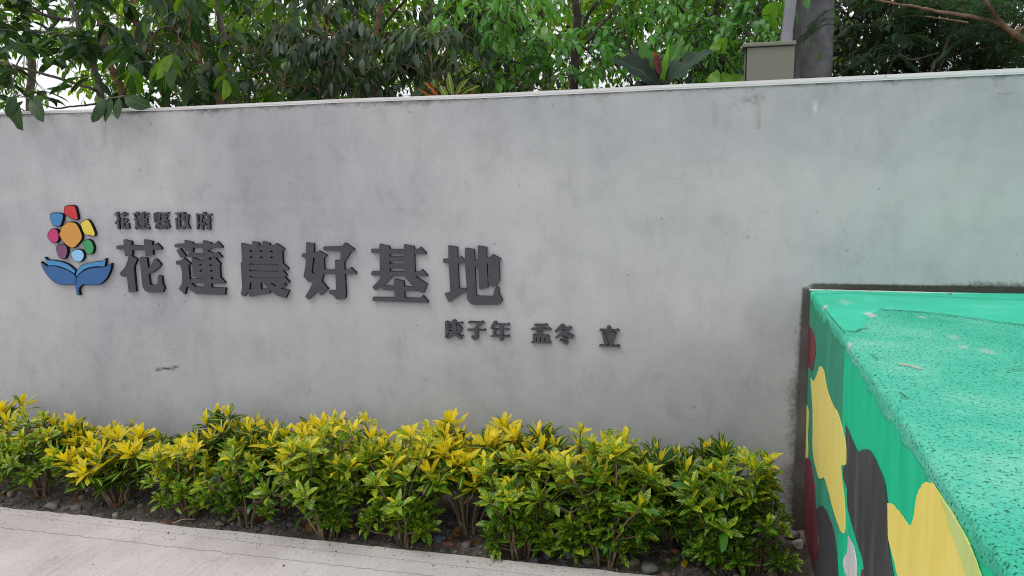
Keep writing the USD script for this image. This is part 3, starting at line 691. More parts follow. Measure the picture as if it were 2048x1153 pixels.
smoothA = contains_xy(smask, jx.ravel(), jy.ravel()).reshape(jx.shape).astype(float)
topA = np.clip((bp[..., 2] - (0.950 - 0.10 * (fb(11, 5, 46) - 0.5))) / 0.006, 0, 1)
topA = np.where(tt >= 0.99, 1.0, topA)
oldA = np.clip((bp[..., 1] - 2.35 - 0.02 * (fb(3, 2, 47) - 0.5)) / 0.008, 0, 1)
chipA = np.zeros(bp.shape[:2])
for (px, r, a) in (((1692, 688), 0.011, 1.0), ((1648, 614), 0.012, 0.6), ((1690, 606), 0.02, 0.25), ((1740, 630), 0.013, 0.8), ((1845, 635), 0.009, 0.6), ((1905, 675), 0.014, 0.3), ((1925, 694), 0.010, 0.4), ((1975, 703), 0.013, 0.35), ((1900, 1030), 0.010, 0.8), ((1946, 1068), 0.008, 0.8), ((1930, 1078), 0.012, 0.7)):
    c = on_z([px], ZT)[0]
    chipA = np.maximum(chipA, a * np.clip(1.6 - np.sqrt((bp[..., 0] - c[0]) ** 2 + ((bp[..., 1] - c[1]) * 0.6) ** 2 + (bp[..., 2] - ZT) ** 2) / (r * (0.4 + 1.3 * fb(60, 3, 48))), 0, 1))
disp = 0.016 * n_edge * edge_k + np.where(tt >= 0.99, 0.0045 * (fb(70, 3, 42) - 0.5) * (1 - smoothA) + 0.003 * (fb(6, 3, 43) - 0.5) + 0.002 * smoothA, 0.0)
bp[..., 2] += disp
bp[..., 0] -= 0.011 * n_edge * edge_k
nu, nv = bp.shape[:2]
i, j = np.meshgrid(np.arange(nu - 1), np.arange(nv - 1), indexing='ij')
bq = np.stack([i * nv + j, (i + 1) * nv + j, (i + 1) * nv + j + 1, i * nv + j + 1], -1).reshape(-1, 4)
block = thing('painted_block', 'waist high concrete block painted green with a pitted turquoise top and camouflage patches', 'concrete block', (XB, BY1, 0))
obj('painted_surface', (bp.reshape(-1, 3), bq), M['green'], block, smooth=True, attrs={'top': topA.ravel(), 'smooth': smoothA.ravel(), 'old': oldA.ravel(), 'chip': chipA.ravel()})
M['crack'] = pbr('crack', (0.012, 0.02, 0.018), 0.9)
M['bare_mortar'] = pbr('bare_mortar', (0.58, 0.55, 0.53), 0.9, (60.0, (0.3, 0.28, 0.27), (0.7, 0.68, 0.66)))
obj('block_core', cuboid(XB + 0.05, BX1 - 0.02, BY0 + 0.02, BY1 - 0.01, -0.15, ZT - 0.03), M['green'], block, attrs={'top': 0.0, 'smooth': 0.0, 'old': 0.0, 'chip': 0.0})


def ribbon(pts, w0, seed, z, n=120):
    r = np.random.default_rng(seed)
    c = curve(pts, n)
    t = np.gradient(c, axis=0); t /= np.linalg.norm(t, axis=1, keepdims=True)
    nn = np.stack([-t[:, 1], t[:, 0], 0 * t[:, 0]], 1)
    c = c + nn * (r.normal(0, w0 * 0.55, len(c)))[:, None]
    w = w0 * np.abs(0.25 + 0.8 * r.random(len(c))) * (r.random(len(c)) > 0.10)
    w = np.convolve(w, [0.3, 0.4, 0.3], 'same') + 0.0002
    P = np.vstack([c - nn * w[:, None], c + nn * w[:, None]]); P[:, 2] = z
    k = len(c); q = np.array([[a, a + 1, k + a + 1, k + a] for a in range(k - 1)])
    return P, q


for n_, (px, w0) in enumerate((([(1757, 620), (1775, 622), (1800, 623), (1850, 627), (1880, 630), (1940, 638), (1990, 645), (2048, 652), (2120, 661)], 0.0032), ([(1690, 664), (1700, 665), (1712, 665), (1722, 661), (1735, 659)], 0.0030),
                           ([(1627, 591), (1636, 590), (1650, 590), (1680, 589), (1760, 591), (1880, 595), (1960, 600), (2060, 602)], 0.0016), ([(1742, 712), (1752, 718), (1756, 722)], 0.002), ([(1800, 788), (1812, 798), (1824, 801)], 0.002),
                           ([(2010, 741), (2030, 742), (2060, 741)], 0.0025), ([(1637, 612), (1645, 616), (1660, 634), (1675, 652), (1690, 668)], 0.0016))):
    obj('crack', ribbon(on_z(px, ZT), w0, 60 + n_, ZT + 0.0042), M['crack'], block)
pm = on_z([(1618, 580.5), (1700, 582.5), (1800, 585), (1870, 586.5), (1960, 588.5)], ZT)
obj('mortar_edge', join([tube(curve(pm, 40) + np.array([0, -0.004, 0.001]), 0.0035 * np.r_[np.linspace(1, 0.9, 25), np.linspace(0.9, 0.2, 15)], 5)]), M['bare_mortar'], block)


def brushed(name, a, b, c, bare=0.69):
    n = {'g': GEO, 'map': ('mapping', {'scale': (16.0, 16.0, 2.2)}), 'br': ('noise_texture', {'scale': 1.0, 'detail': 6.0, 'roughness': 0.7}), 'r': ('rgb_ramp', {'ramp': [(0.3, a), (0.52, b), (0.75, c)]}),
         'w': ('noise_texture', {'scale': 1.6, 'detail': 7.0, 'roughness': 0.8}), 'wr': ('rgb_ramp', {'ramp': [(0.0, (0, 0, 0)), (bare, (0, 0, 0)), (bare + 0.03, (0.7, 0.7, 0.7)), (1, (0.8, 0.8, 0.8))]}), 'm': ('mix_color', {'b': (0.45, 0.44, 0.43)}),
         'bm': ('bump', {'strength': 0.08, 'distance': 0.003}), 'p': ('principled_bsdf', {'roughness': 0.5, 'specular_ior_level': 0.35})}
    return usdkit.material(stage, '/World/Looks/' + name, n, [('g.position', 'map.vector'), ('map.vector', 'br.vector'), ('br.fac', 'r.fac'), ('map.vector', 'w.vector'), ('w.fac', 'wr.fac'), ('r.color', 'm.a'), ('wr.color', 'm.fac'), ('m.color' if 0 else 'm.result', 'p.base_color'), ('br.fac', 'bm.height'), ('bm.normal', 'p.normal')], surface='p.BSDF')


M['p_yellow'] = brushed('yellow_paint', (0.75, 0.62, 0.14), (0.80, 0.675, 0.17), (0.82, 0.71, 0.24), 0.68)
M['p_yellow2'] = brushed('fresh_yellow_paint', (0.78, 0.62, 0.125), (0.83, 0.685, 0.16), (0.84, 0.72, 0.23), 0.78)
M['p_charcoal'] = brushed('charcoal_paint', (0.030, 0.029, 0.035), (0.050, 0.049, 0.058), (0.115, 0.115, 0.13), 0.665)
M['p_maroon'] = brushed('maroon_paint', (0.13, 0.022, 0.032), (0.175, 0.032, 0.043), (0.22, 0.06, 0.07), 0.72)
M['p_white'] = brushed('worn_white_paint', (0.35, 0.34, 0.35), (0.62, 0.61, 0.62), (0.74, 0.74, 0.74), 0.9)
M['p_lime'] = brushed('lime_paint', (0.46, 0.58, 0.17), (0.55, 0.65, 0.22), (0.60, 0.68, 0.28), 0.9)
F1 = lambda a: [(1500 + x / 1.822, 520 + y / 1.822) for x, y in a]
F2 = lambda a: [(1560 + x / 4.197, 960 + y / 4.197) for x, y in a]
F3 = lambda a: [(1540 + x / 4.4346, 540 + y / 4.4346) for x, y in a]


def patch(px, mat, label, off, wobble=0.35, closed=True):
    c = curve(list(px) + [px[0]], 26 * len(px) // 2)
    P = on_face(c, off)
    rr_ = np.random.default_rng(len(px)); wv = np.convolve(rr_.normal(0, 1, len(P) + 8), np.ones(5) / 5, 'same')[4:-4] * 0.0022
    P[:, 1] += wv; P[:, 2] += np.roll(wv, 7)
    poly = Polygon(P[:, 1:]).buffer(0)
    if poly.geom_type != 'Polygon':
        poly = max(poly.geoms, key=lambda g: g.area)
    poly = poly.intersection(sbox(BY0 + 0.03, -0.14, BY1 - 0.0005, 0.955))
    if poly.geom_type != 'Polygon':
        poly = max(poly.geoms, key=lambda g: g.area)
    m = trimesh.creation.extrude_polygon(poly, 0.0016, engine='earcut')
    v = m.vertices
    m.vertices = np.stack([LEAN_A + LEAN_B * v[:, 1] - off + 0.0016 - v[:, 2], v[:, 0], v[:, 1]], 1)
    m.invert()
    obj('paint_patch', m, mat, block, label=label)


patch(F3([(322, 480), (360, 520), (390, 590), (405, 690), (395, 790), (370, 895), (345, 860), (322, 830)]), M['p_maroon'], 'maroon patch high up beside the wall', 0.0020)
patch(F1([(220, 432), (233, 440), (245, 412), (255, 388), (268, 405), (280, 470), (298, 520), (320, 560), (340, 630), (349, 690), (349, 742), (332, 752), (334, 800), (345, 900), (346, 980), (340, 998), (325, 975), (300, 900), (285, 840), (270, 797), (252, 798), (240, 760), (228, 690), (228, 560)]), M['p_yellow'], 'tall yellow patch like a torn leaf', 0.0024)
patch(F1([(203, 515), (212, 560), (210, 640), (210, 720), (200, 724), (196, 600)]), M['p_yellow'], 'narrow yellow sliver beside the wall', 0.0019)
patch(F1([(200, 722), (210, 725), (222, 740), (235, 830), (243, 950), (247, 1050), (240, 1085), (228, 1110), (215, 1150), (200, 1150), (196, 900)]), M['p_maroon'], 'long maroon patch low beside the wall', 0.0022)
patch(F2([(300, 250), (345, 222), (385, 265), (430, 380), (465, 560), (485, 810), (490, 900), (400, 960), (265, 900), (262, 740), (285, 690), (315, 620), (325, 500), (310, 380)]), M['p_charcoal'], 'low charcoal patch with a rounded top', 0.0029)
patch(F1([(347, 603), (356, 622), (368, 650), (382, 682), (395, 698), (412, 692), (432, 690), (455, 730), (485, 800), (497, 880), (500, 960), (502, 1040), (520, 1153), (527, 1210), (430, 1210), (410, 1100), (375, 980), (355, 900), (352, 840), (340, 790), (338, 757), (350, 745), (351, 690)]), M['p_charcoal'], 'large charcoal patch in the middle of the face', 0.0034)
patch(F2([(570, 465), (590, 510), (620, 570), (640, 700), (640, 830), (600, 860), (560, 810), (540, 760), (528, 705), (535, 660), (562, 600)]), M['p_white'], 'small white patch of worn paint', 0.0024)
patch(F2([(684, 752), (700, 765), (712, 830), (690, 860), (678, 810)]), M['p_maroon'], 'tiny red patch at the bottom', 0.0040)
patch(F2([(898, 205), (915, 197), (950, 212), (1020, 300), (1060, 355), (1090, 380), (1106, 350), (1120, 300), (1135, 210), (1155, 115), (1200, 32), (1240, 20), (1310, 50), (1380, 150), (1450, 280), (1540, 450), (1620, 620), (1690, 810), (1740, 960), (1030, 960), (985, 810), (960, 700), (935, 600), (905, 470)]), M['p_yellow2'], 'biggest yellow patch, nearest the street', 0.0024)
patch(F2([(1310, 60), (1380, 155), (1450, 285), (1540, 455), (1618, 622), (1686, 812), (1730, 955), (1600, 955), (1555, 800), (1520, 690), (1480, 570), (1440, 460), (1412, 400), (1395, 300), (1350, 180)]), M['p_lime'], 'pale lime band along the biggest yellow patch', 0.0040)

stick_a, stick_b = on_z([(1797, 728)], ZT + 0.004)[0], on_z([(1844, 739)], ZT + 0.004)[0]
M['dry_stick'] = pbr('dry_stick', (0.48, 0.42, 0.35), 0.8, (40.0, (0.36, 0.3, 0.24), (0.6, 0.54, 0.46)))
c = thing('dry_twig', 'thin pale dry twig lying on the pitted turquoise block top', 'twig', (stick_a + stick_b) / 2)
obj('stem', tube(curve([stick_a, (stick_a + stick_b) / 2 + np.array([0.004, 0.003, 0.0005]), stick_b], 8), [0.0018, 0.0024, 0.0026, 0.0026, 0.0025, 0.0022, 0.002, 0.0012], 6), M['dry_stick'], c, smooth=True)
lf = on_z([(1899, 586)], ZT + 0.006)[0]

# ================================================================ POLE, CABINET, CONDUITS behind the wall
M['pole'] = pbr('pole_concrete', (0.112, 0.114, 0.124), 0.85, (7.0, (0.055, 0.057, 0.067), (0.205, 0.20, 0.19)), 0.5, 70)
M['cabinet'] = pbr('cabinet_paint', (0.20, 0.205, 0.158), 0.55, (2.0, (0.186, 0.191, 0.147), (0.216, 0.221, 0.172)), 0.05, 120)
M['pvc'] = pbr('grey_pvc', (0.22, 0.22, 0.25), 0.5, (5.0, (0.18, 0.18, 0.205), (0.27, 0.27, 0.30)), 0.05, 90)
M['pvc_dark'] = pbr('dark_pipe', (0.07, 0.068, 0.068), 0.6, (6.0, (0.05, 0.05, 0.05), (0.10, 0.10, 0.10)))
M['gasket'] = pbr('dark_gap', (0.01, 0.01, 0.01), 0.8)
PY = 4.75
a0, a1, b0, b1 = at(1597, 158, PY), at(1664, 152, PY), at(1601, 2, PY), at(1669, 2, PY)
pc = (a0 + a1) / 2; r0 = (a1[0] - a0[0]) / 2; qc = (b0 + b1) / 2; r1 = (b1[0] - b0[0]) / 2
axis = (qc - pc) / (qc[2] - pc[2])
pz = np.linspace(1.25, 6.2, 14)
pole = thing('utility_pole', 'thick round weathered concrete utility pole behind the wall', 'pole', (pc[0], PY, 1.25))
obj('shaft', tube(np.array([pc + axis * (z - pc[2]) for z in pz]), [r0 + (r1 - r0) * (z - pc[2]) / (qc[2] - pc[2]) * 0.3 for z in pz], 40), M['pole'], pole, smooth=50)
CYF = 4.25
c0, c1 = at(1492, 97, CYF), at(1590, 160, CYF)
zt_ = at(1590, 90, CYF)[2]
cx0, cx1 = c0[0], at(1589, 120, CYF)[0]
cabinet = thing('electrical_cabinet', 'olive grey metal electrical cabinet standing behind the wall by the pole', 'cabinet', ((cx0 + cx1) / 2, CYF, 1.3))
obj('body', bevel_box(cx0, cx1, CYF + 0.006, CYF + 0.20, 1.28, zt_, 0.004), M['cabinet'], cabinet)
obj('door_gap', cuboid(cx0 - 0.0005, cx0 + 0.006, CYF + 0.004, CYF + 0.010, 1.3, zt_ - 0.004), M['gasket'], cabinet)
obj('door', bevel_box(cx0 + 0.006, cx1 - 0.002, CYF, CYF + 0.012, 1.30, zt_ - 0.003, 0.003), M['cabinet'], cabinet)
roof = bevel_box(cx0 - 0.018, cx1 + 0.004, CYF - 0.012, CYF + 0.22, zt_, zt_ + 0.019, 0.003)
obj('roof', roof, M['cabinet'], cabinet)
pipe_t = [at(1582, 0, 4.36), at(1572, 84, 4.36)]
u = _unit(pipe_t[0] - pipe_t[1])
con = thing('conduit', 'light grey plastic conduit rising from the top of the olive cabinet', 'pipe', pipe_t[1])
obj('pipe', tube([pipe_t[1] - u * 0.02, pipe_t[1] + u * 0.3, pipe_t[0] + u * 0.8], 0.0275, 24), M['pvc'], con, smooth=50)
obj('coupling', tube([pipe_t[1] - u * 0.01, pipe_t[1] + u * 0.040, pipe_t[1] + u * 0.043], [0.0305, 0.0305, 0.028], 24), M['pvc'], con, smooth=40)
p2 = [at(1597, 0, 4.55), at(1590, 150, 4.55)]
u2 = _unit(p2[0] - p2[1])
con2 = thing('conduit', 'darker pipe squeezed between the grey conduit and the concrete pole', 'pipe', p2[1])
obj('pipe', tube([p2[1] - u2 * 0.3, p2[1], p2[0] + u2 * 0.8], 0.024, 20), M['pvc_dark'], con2, smooth=50)

# ================================================================ LEAVES
def leaf_width(kind, u):
    if kind == 'lance':      # narrow croton leaf, widest past the middle
        w = 0.120 * np.sin(np.pi * np.clip(u, 0, 1) ** 1.2) ** 0.55 + 0.012 * (u < 0.3)
    elif kind == 'obovate':  # gold-dust croton
        w = 0.178 * np.sin(np.pi * u ** 1.10) ** 0.72
    elif kind == 'oblong':   # big dark tree leaf
        w = 0.175 * np.sin(np.pi * u ** 1.05) ** 0.55
    elif kind == 'ovate':    # bright tree leaf with a drawn-out tip
        w = 0.27 * np.sin(np.pi * u ** 0.72) ** 0.9 * (1 - 0.25 * u)
    elif kind == 'leaflet':
        w = 0.15 * np.sin(np.pi * u ** 0.9) ** 0.6
    else:
        w = 0.2 * np.sin(np.pi * u)
    return np.maximum(w, 0.004)


_templates = {}


def template(kind, n, var):
    """A bent, folded, slightly wavy leaf along +x, its upper side +z."""
    key = (kind, n, var)
    if key in _templates:
        return _templates[key]
    r = np.random.default_rng(1000 + var * 17 + sum(map(ord, kind)))
    u = np.linspace(0, 1, n + 1)
    curl = r.uniform(0.05, 0.55) if kind == 'lance' else r.uniform(0.15, 1.0); fold = r.uniform(0.05, 0.55); tw = r.uniform(-0.5, 0.5); lat = r.uniform(-0.22, 0.22)
    th = curl * u ** 1.3
    x = np.r_[0, np.cumsum(np.cos(th[1:]) / n)]; z = -np.r_[0, np.cumsum(np.sin(th[1:]) / n)]
    w = leaf_width(kind, u); w[0] = 0.012; w[-1] = 0.004
    w[-2] = max(w[-2], 0.5 * w[-3]) if kind == 'lance' else w[-2]; wl = w * (1 + r.uniform(-0.10, 0.10, n + 1)); wr = w * (1 + r.uniform(-0.10, 0.10, n + 1))
    rows = []
    for s, ww in ((-1, wl), (0, 0 * w), (1, wr)):
        a = tw * u
        yy = s * ww * math.cos(fold); zz = ww * math.sin(fold) + 0.12 * ww * np.sin(u * 9 + s + var)
        rows.append(np.stack([x, yy * np.cos(a) - zz * np.sin(a) + lat * u ** 2, z + yy * np.sin(a) + zz * np.cos(a)], 1))
    V = np.stack(rows, 1).reshape(-1, 3)
    F = []
    for i in range(n):
        for j in range(2):
            p = i * 3 + j
            F += [[p, p + 3, p + 4], [p, p + 4, p + 1]]
    F = np.array(F)
    N = meshkit.arrays((V, F), True)[2]
    UV = np.stack([np.repeat(u, 3), np.tile([0, 0.5, 1.0], n + 1)], 1)
    t = dict(V=V, F=F, N=N, UV=UV, fi=Vt.IntArray.FromNumpy(F.astype(np.int32).ravel()), fc=Vt.IntArray.FromNumpy(np.full(len(F), 3, np.int32)), st=Vt.Vec2fArray.FromNumpy(UV.astype(np.float32)))
    _templates[key] = t
    return t


def cross3(a, b):
    return np.array([a[1] * b[2] - a[2] * b[1], a[2] * b[0] - a[0] * b[2], a[0] * b[1] - a[1] * b[0]])


def frame_of(axis, up):
    a = _unit(axis); b = cross3(up, a)
    if abs(b[0]) + abs(b[1]) + abs(b[2]) < 1e-4:
        b = cross3((0.3, 0.8, 0.1), a)
    b = _unit(b)
    return np.array([a, b, cross3(a, b)])


class Leaves:
    """Gathers the leaves of one plant: (kind, segments, variant, place, frame, length, width factor, material, tone)."""
    def __init__(self):
        self.items = []

    def add(self, kind, n, p, axis, up, length, wf, mat, tone, rng):
        self.items.append((kind, n, int(rng.integers(0, 14)), np.asarray(p, float), frame_of(axis, up), length, wf, mat, float(np.clip(tone, 0, 1))))

    def size_px(self, it):
        c = (it[3] - np.array([0, 0, EYE]) + it[4][0] * it[5] / 2) @ ROT
        if c[2] < 0.3:
            return 0.0
        px, py = CX + FOCAL * c[0] / c[2], CY + FOCAL * c[1] / c[2]
        if not (-40 < px < PXW + 40 and -40 < py < PXH + 40):
            return 0.0
        return FOCAL * it[5] / c[2]

    def verts(self, it):
        t = template(it[0], it[1], it[2])
        S = np.array([it[5], it[5] * it[6], it[5]])
        return (t['V'] * S) @ it[4] + it[3], _rows(t['N'] / S) @ it[4], t

    def build(self, parent, limit=290, name='leaf', rest='foliage', min_px=9.0):
        o = origin(parent)
        order = sorted(range(len(self.items)), key=lambda k: -self.size_px(self.items[k]))
        singles = [k for k in order[:limit] if self.size_px(self.items[k]) >= min_px]
        pick = set(singles)
        for k in sorted(singles):
            it = self.items[k]
            V, N, t = self.verts(it)
            m = UsdGeom.Mesh.Define(stage, new_path(name, parent))
            m.CreatePointsAttr(Vt.Vec3fArray.FromNumpy((V - o).astype(np.float32)))
            m.CreateFaceVertexCountsAttr(t['fc']); m.CreateFaceVertexIndicesAttr(t['fi'])
            m.CreateSubdivisionSchemeAttr('none')
            m.CreateNormalsAttr(Vt.Vec3fArray.FromNumpy(N.astype(np.float32))); m.SetNormalsInterpolation('vertex')
            api = UsdGeom.PrimvarsAPI(m)
            api.CreatePrimvar('st', Sdf.ValueTypeNames.TexCoord2fArray, 'vertex').Set(t['st'])
            api.CreatePrimvar('tone', Sdf.ValueTypeNames.FloatArray, 'vertex').Set(Vt.FloatArray([it[8]] * len(V)))
            UsdShade.MaterialBindingAPI.Apply(m.GetPrim()).Bind(it[7])
        byk = {}
        for k, it in enumerate(self.items):
            if k not in pick:
                byk.setdefault(str(it[7].GetPath()), []).append(it)
        for path, its in byk.items():
            Vs, Ns, Fs, Us, Ts, nv = [], [], [], [], [], 0
            for it in its:
                V, N, t = self.verts(it)
                Vs.append(V - o); Ns.append(N); Fs.append(t['F'] + nv); Us.append(t['UV']); Ts.append(np.full(len(V), it[8])); nv += len(V)
            p = usdkit.mesh(stage, new_path(rest, parent), (np.vstack(Vs), np.vstack(Fs)), its[0][7], uv=np.vstack(Us))
            p.CreateNormalsAttr(Vt.Vec3fArray.FromNumpy(np.vstack(Ns).astype(np.float32))); p.SetNormalsInterpolation('vertex')
            UsdGeom.PrimvarsAPI(p).CreatePrimvar('tone', Sdf.ValueTypeNames.FloatArray, 'vertex').Set(Vt.FloatArray.FromNumpy(np.concatenate(Ts).astype(np.float32)))
            tag(p, kind='stuff')


def _rows(v):
    return v / np.maximum(np.linalg.norm(v, axis=1, keepdims=True), 1e-9)


def leaf_mat(name, ramp, spots=None, rib=None, trans=0.3, rough=0.42, trans_tint=(1.35, 1.4, 0.5), spec=0.4, cell=165.0, edge=None):
    """ramp: colours over the leaf's own tone. spots = (colour over tone low, high, threshold low tone, high tone). rib = (colour, half width)."""
    n = {'t': ('attribute', {'attribute': 'tone'}), 'r': ('rgb_ramp', {'ramp': ramp}), 'g': GEO,
         'v': ('noise_texture', {'scale': 22.0, 'detail': 3.0}), 'vr': ('rgb_ramp', {'ramp': [(0.3, (0.82, 0.82, 0.82)), (0.7, (1.12, 1.12, 1.12))]}),
         'mv': ('mix_color', {'blend_type': 'multiply', 'fac': 1.0, 'use_clamp': False}),
         'p': ('principled_bsdf', {'roughness': rough, 'specular_ior_level': spec}), 'tint': ('mix_color', {'blend_type': 'multiply', 'fac': 1.0, 'b': trans_tint}),
         'tr': ('translucent_bsdf', {}), 'mx': ('mix_closure', {'fac': trans})}
    l = [('t.fac', 'r.fac'), ('g.position', 'v.vector'), ('v.fac', 'vr.fac'), ('r.color', 'mv.a'), ('vr.color', 'mv.b')]
    out = 'mv.result'
    if spots:
        c0, c1, lo, hi = spots
        n['sn'] = ('noise_texture', {'scale': cell, 'detail': 2.0, 'roughness': 0.55})
        n['sth'] = ('math', {'math_type': 'multiply_add', 'value2': lo - hi, 'value3': 0.5 - lo})
        n['ss'] = ('math', {'math_type': 'add'})
        n['sr'] = ('rgb_ramp', {'ramp': [(0.0, (0, 0, 0)), (0.47, (0, 0, 0)), (0.53, (1, 1, 1)), (1.0, (1, 1, 1))]})
        n['sc'] = ('rgb_ramp', {'ramp': [(0.0, c0), (1.0, c1)]}); n['ms'] = ('mix_color', {})
        l += [('g.position', 'sn.vector'), ('t.fac', 'sth.value1'), ('sn.fac', 'ss.value1'), ('sth.value', 'ss.value2'), ('ss.value', 'sr.fac'), ('t.fac', 'sc.fac'), (out, 'ms.a'), ('sc.color', 'ms.b'), ('sr.color', 'ms.fac')]
        out = 'ms.result'
    if rib or edge:
        n['uv'] = ('texture_coordinate', {}); n['sep'] = ('separate_xyz', {}); n['d'] = ('math', {'math_type': 'subtract', 'value2': 0.5}); n['ab'] = ('math', {'math_type': 'absolute'})
        l += [('uv.UV', 'sep.vector'), ('sep.y', 'd.value1'), ('d.value', 'ab.value1')]
    if rib:
        c, w = rib
        n['rr'] = ('rgb_ramp', {'ramp': [(0.0, (0.9, 0.9, 0.9)), (w, (0.8, 0.8, 0.8)), (w * 1.8, (0, 0, 0)), (1, (0, 0, 0))]}); n['mr'] = ('mix_color', {'b': c})
        l += [('ab.value', 'rr.fac'), ('rr.color', 'mr.fac'), (out, 'mr.a')]
        out = 'mr.result'
    if edge:
        c, w = edge
        n['er'] = ('rgb_ramp', {'ramp': [(0.0, (0, 0, 0)), (0.5 - w * 1.5, (0, 0, 0)), (0.5 - w, (0.9, 0.9, 0.9)), (1, (0.9, 0.9, 0.9))]}); n['me'] = ('mix_color', {'b': c})
        l += [('ab.value', 'er.fac'), ('er.color', 'me.fac'), (out, 'me.a')]
        out = 'me.result'
    l += [(out, 'p.base_color'), (out, 'tint.a'), ('tint.result', 'tr.color'), ('p.BSDF', 'mx.closure1'), ('tr.BSDF', 'mx.closure2')]
    return usdkit.material(stage, '/World/Looks/' + name, n, l, surface='mx.closure')


M['gold_dust'] = leaf_mat('gold_dust_leaf', [(0, (0.018, 0.075, 0.009)), (0.35, (0.045, 0.165, 0.012)), (0.7, (0.16, 0.31, 0.016)), (1, (0.44, 0.44, 0.02))],
                          spots=((0.46, 0.44, 0.03), (0.66, 0.55, 0.025), 0.63, 0.49), rib=((0.26, 0.30, 0.03), 0.035), trans=0.28, rough=0.34, spec=0.45)
M['plain_green'] = leaf_mat('plain_green_leaf', [(0, (0.025, 0.115, 0.014)), (1, (0.09, 0.27, 0.02))], rib=((0.14, 0.22, 0.05), 0.03), trans=0.28, rough=0.34, spec=0.45)
M['yellow_leaf'] = leaf_mat('yellow_leaf', [(0, (0.26, 0.32, 0.016)), (0.4, (0.60, 0.52, 0.018)), (1, (0.80, 0.64, 0.02))], spots=((0.10, 0.20, 0.012), (0.52, 0.46, 0.02), 0.60, 0.70), trans=0.30, rough=0.4, cell=60.0, rib=((0.50, 0.42, 0.03), 0.03))
M['narrow_green'] = leaf_mat('narrow_green_leaf', [(0, (0.014, 0.052, 0.010)), (0.5, (0.032, 0.12, 0.012)), (1, (0.12, 0.25, 0.015))], rib=((0.42, 0.42, 0.04), 0.075), trans=0.22, rough=0.33, spec=0.5)
M['dry_leaf'] = leaf_mat('dry_leaf', [(0, (0.10, 0.045, 0.018)), (0.5, (0.26, 0.095, 0.028)), (1, (0.42, 0.20, 0.05))], spots=((0.06, 0.03, 0.015), (0.20, 0.09, 0.03), 0.6, 0.6), trans=0.15, rough=0.7, spec=0.2)
M['shrub_stem'] = pbr('shrub_stem', (0.165, 0.115, 0.072), 0.85, (30.0, (0.09, 0.058, 0.036), (0.27, 0.20, 0.14)), 0.4, 200)
M['green_stem'] = pbr('green_stem', (0.10, 0.13, 0.04), 0.7, (30.0, (0.07, 0.08, 0.03), (0.16, 0.18, 0.06)))

Z3 = np.array([0, 0, 1.0])


def rosette(L, kind, n, tip, d, count, length, wf, mats, tones, rng, open_lo=0.35, open_hi=1.35):
    """Leaves round a shoot tip: the young ones upright in the middle, the old ones spread."""
    d = _unit(d)
    e1 = _unit(np.cross(d, [0.3, 0.5, 0.81])); e2 = np.cross(d, e1)
    ph = rng.uniform(0, 6.28)
    for k in range(count):
        f = k / max(1, count - 1)
        ph += 2.39996 + rng.normal(0, 0.25)
        th = open_lo + (open_hi - open_lo) * f + rng.normal(0, 0.12)
        rad = math.cos(ph) * e1 + math.sin(ph) * e2
        ax = math.cos(th) * d + math.sin(th) * rad
        up = math.sin(th) * d - math.cos(th) * rad + rng.normal(0, 0.12, 3)
        ln = length * (0.62 + 0.42 * min(1.0, f * 1.8)) * rng.uniform(0.85, 1.15)
        m, t = mats(f), tones(f)
        L.add(kind, n, tip - d * (0.035 * f) + rad * 0.003, ax, up, ln, wf * rng.uniform(0.85, 1.15), m, t + rng.normal(0, 0.10), rng)


def soil_at(p):
    u, v = np.clip((p[0] + 7) / 0.02, 0, _soil_grid.shape[0] - 2), np.clip((p[1] - 2.4) / 0.02, 0, _soil_grid.shape[1] - 2)
    i, j = int(u), int(v); a, b = u - i, v - j
    g = _soil_grid
    return float(g[i, j] * (1 - a) * (1 - b) + g[i + 1, j] * a * (1 - b) + g[i, j + 1] * (1 - a) * b + g[i + 1, j + 1] * a * b)


SHRUBS = []


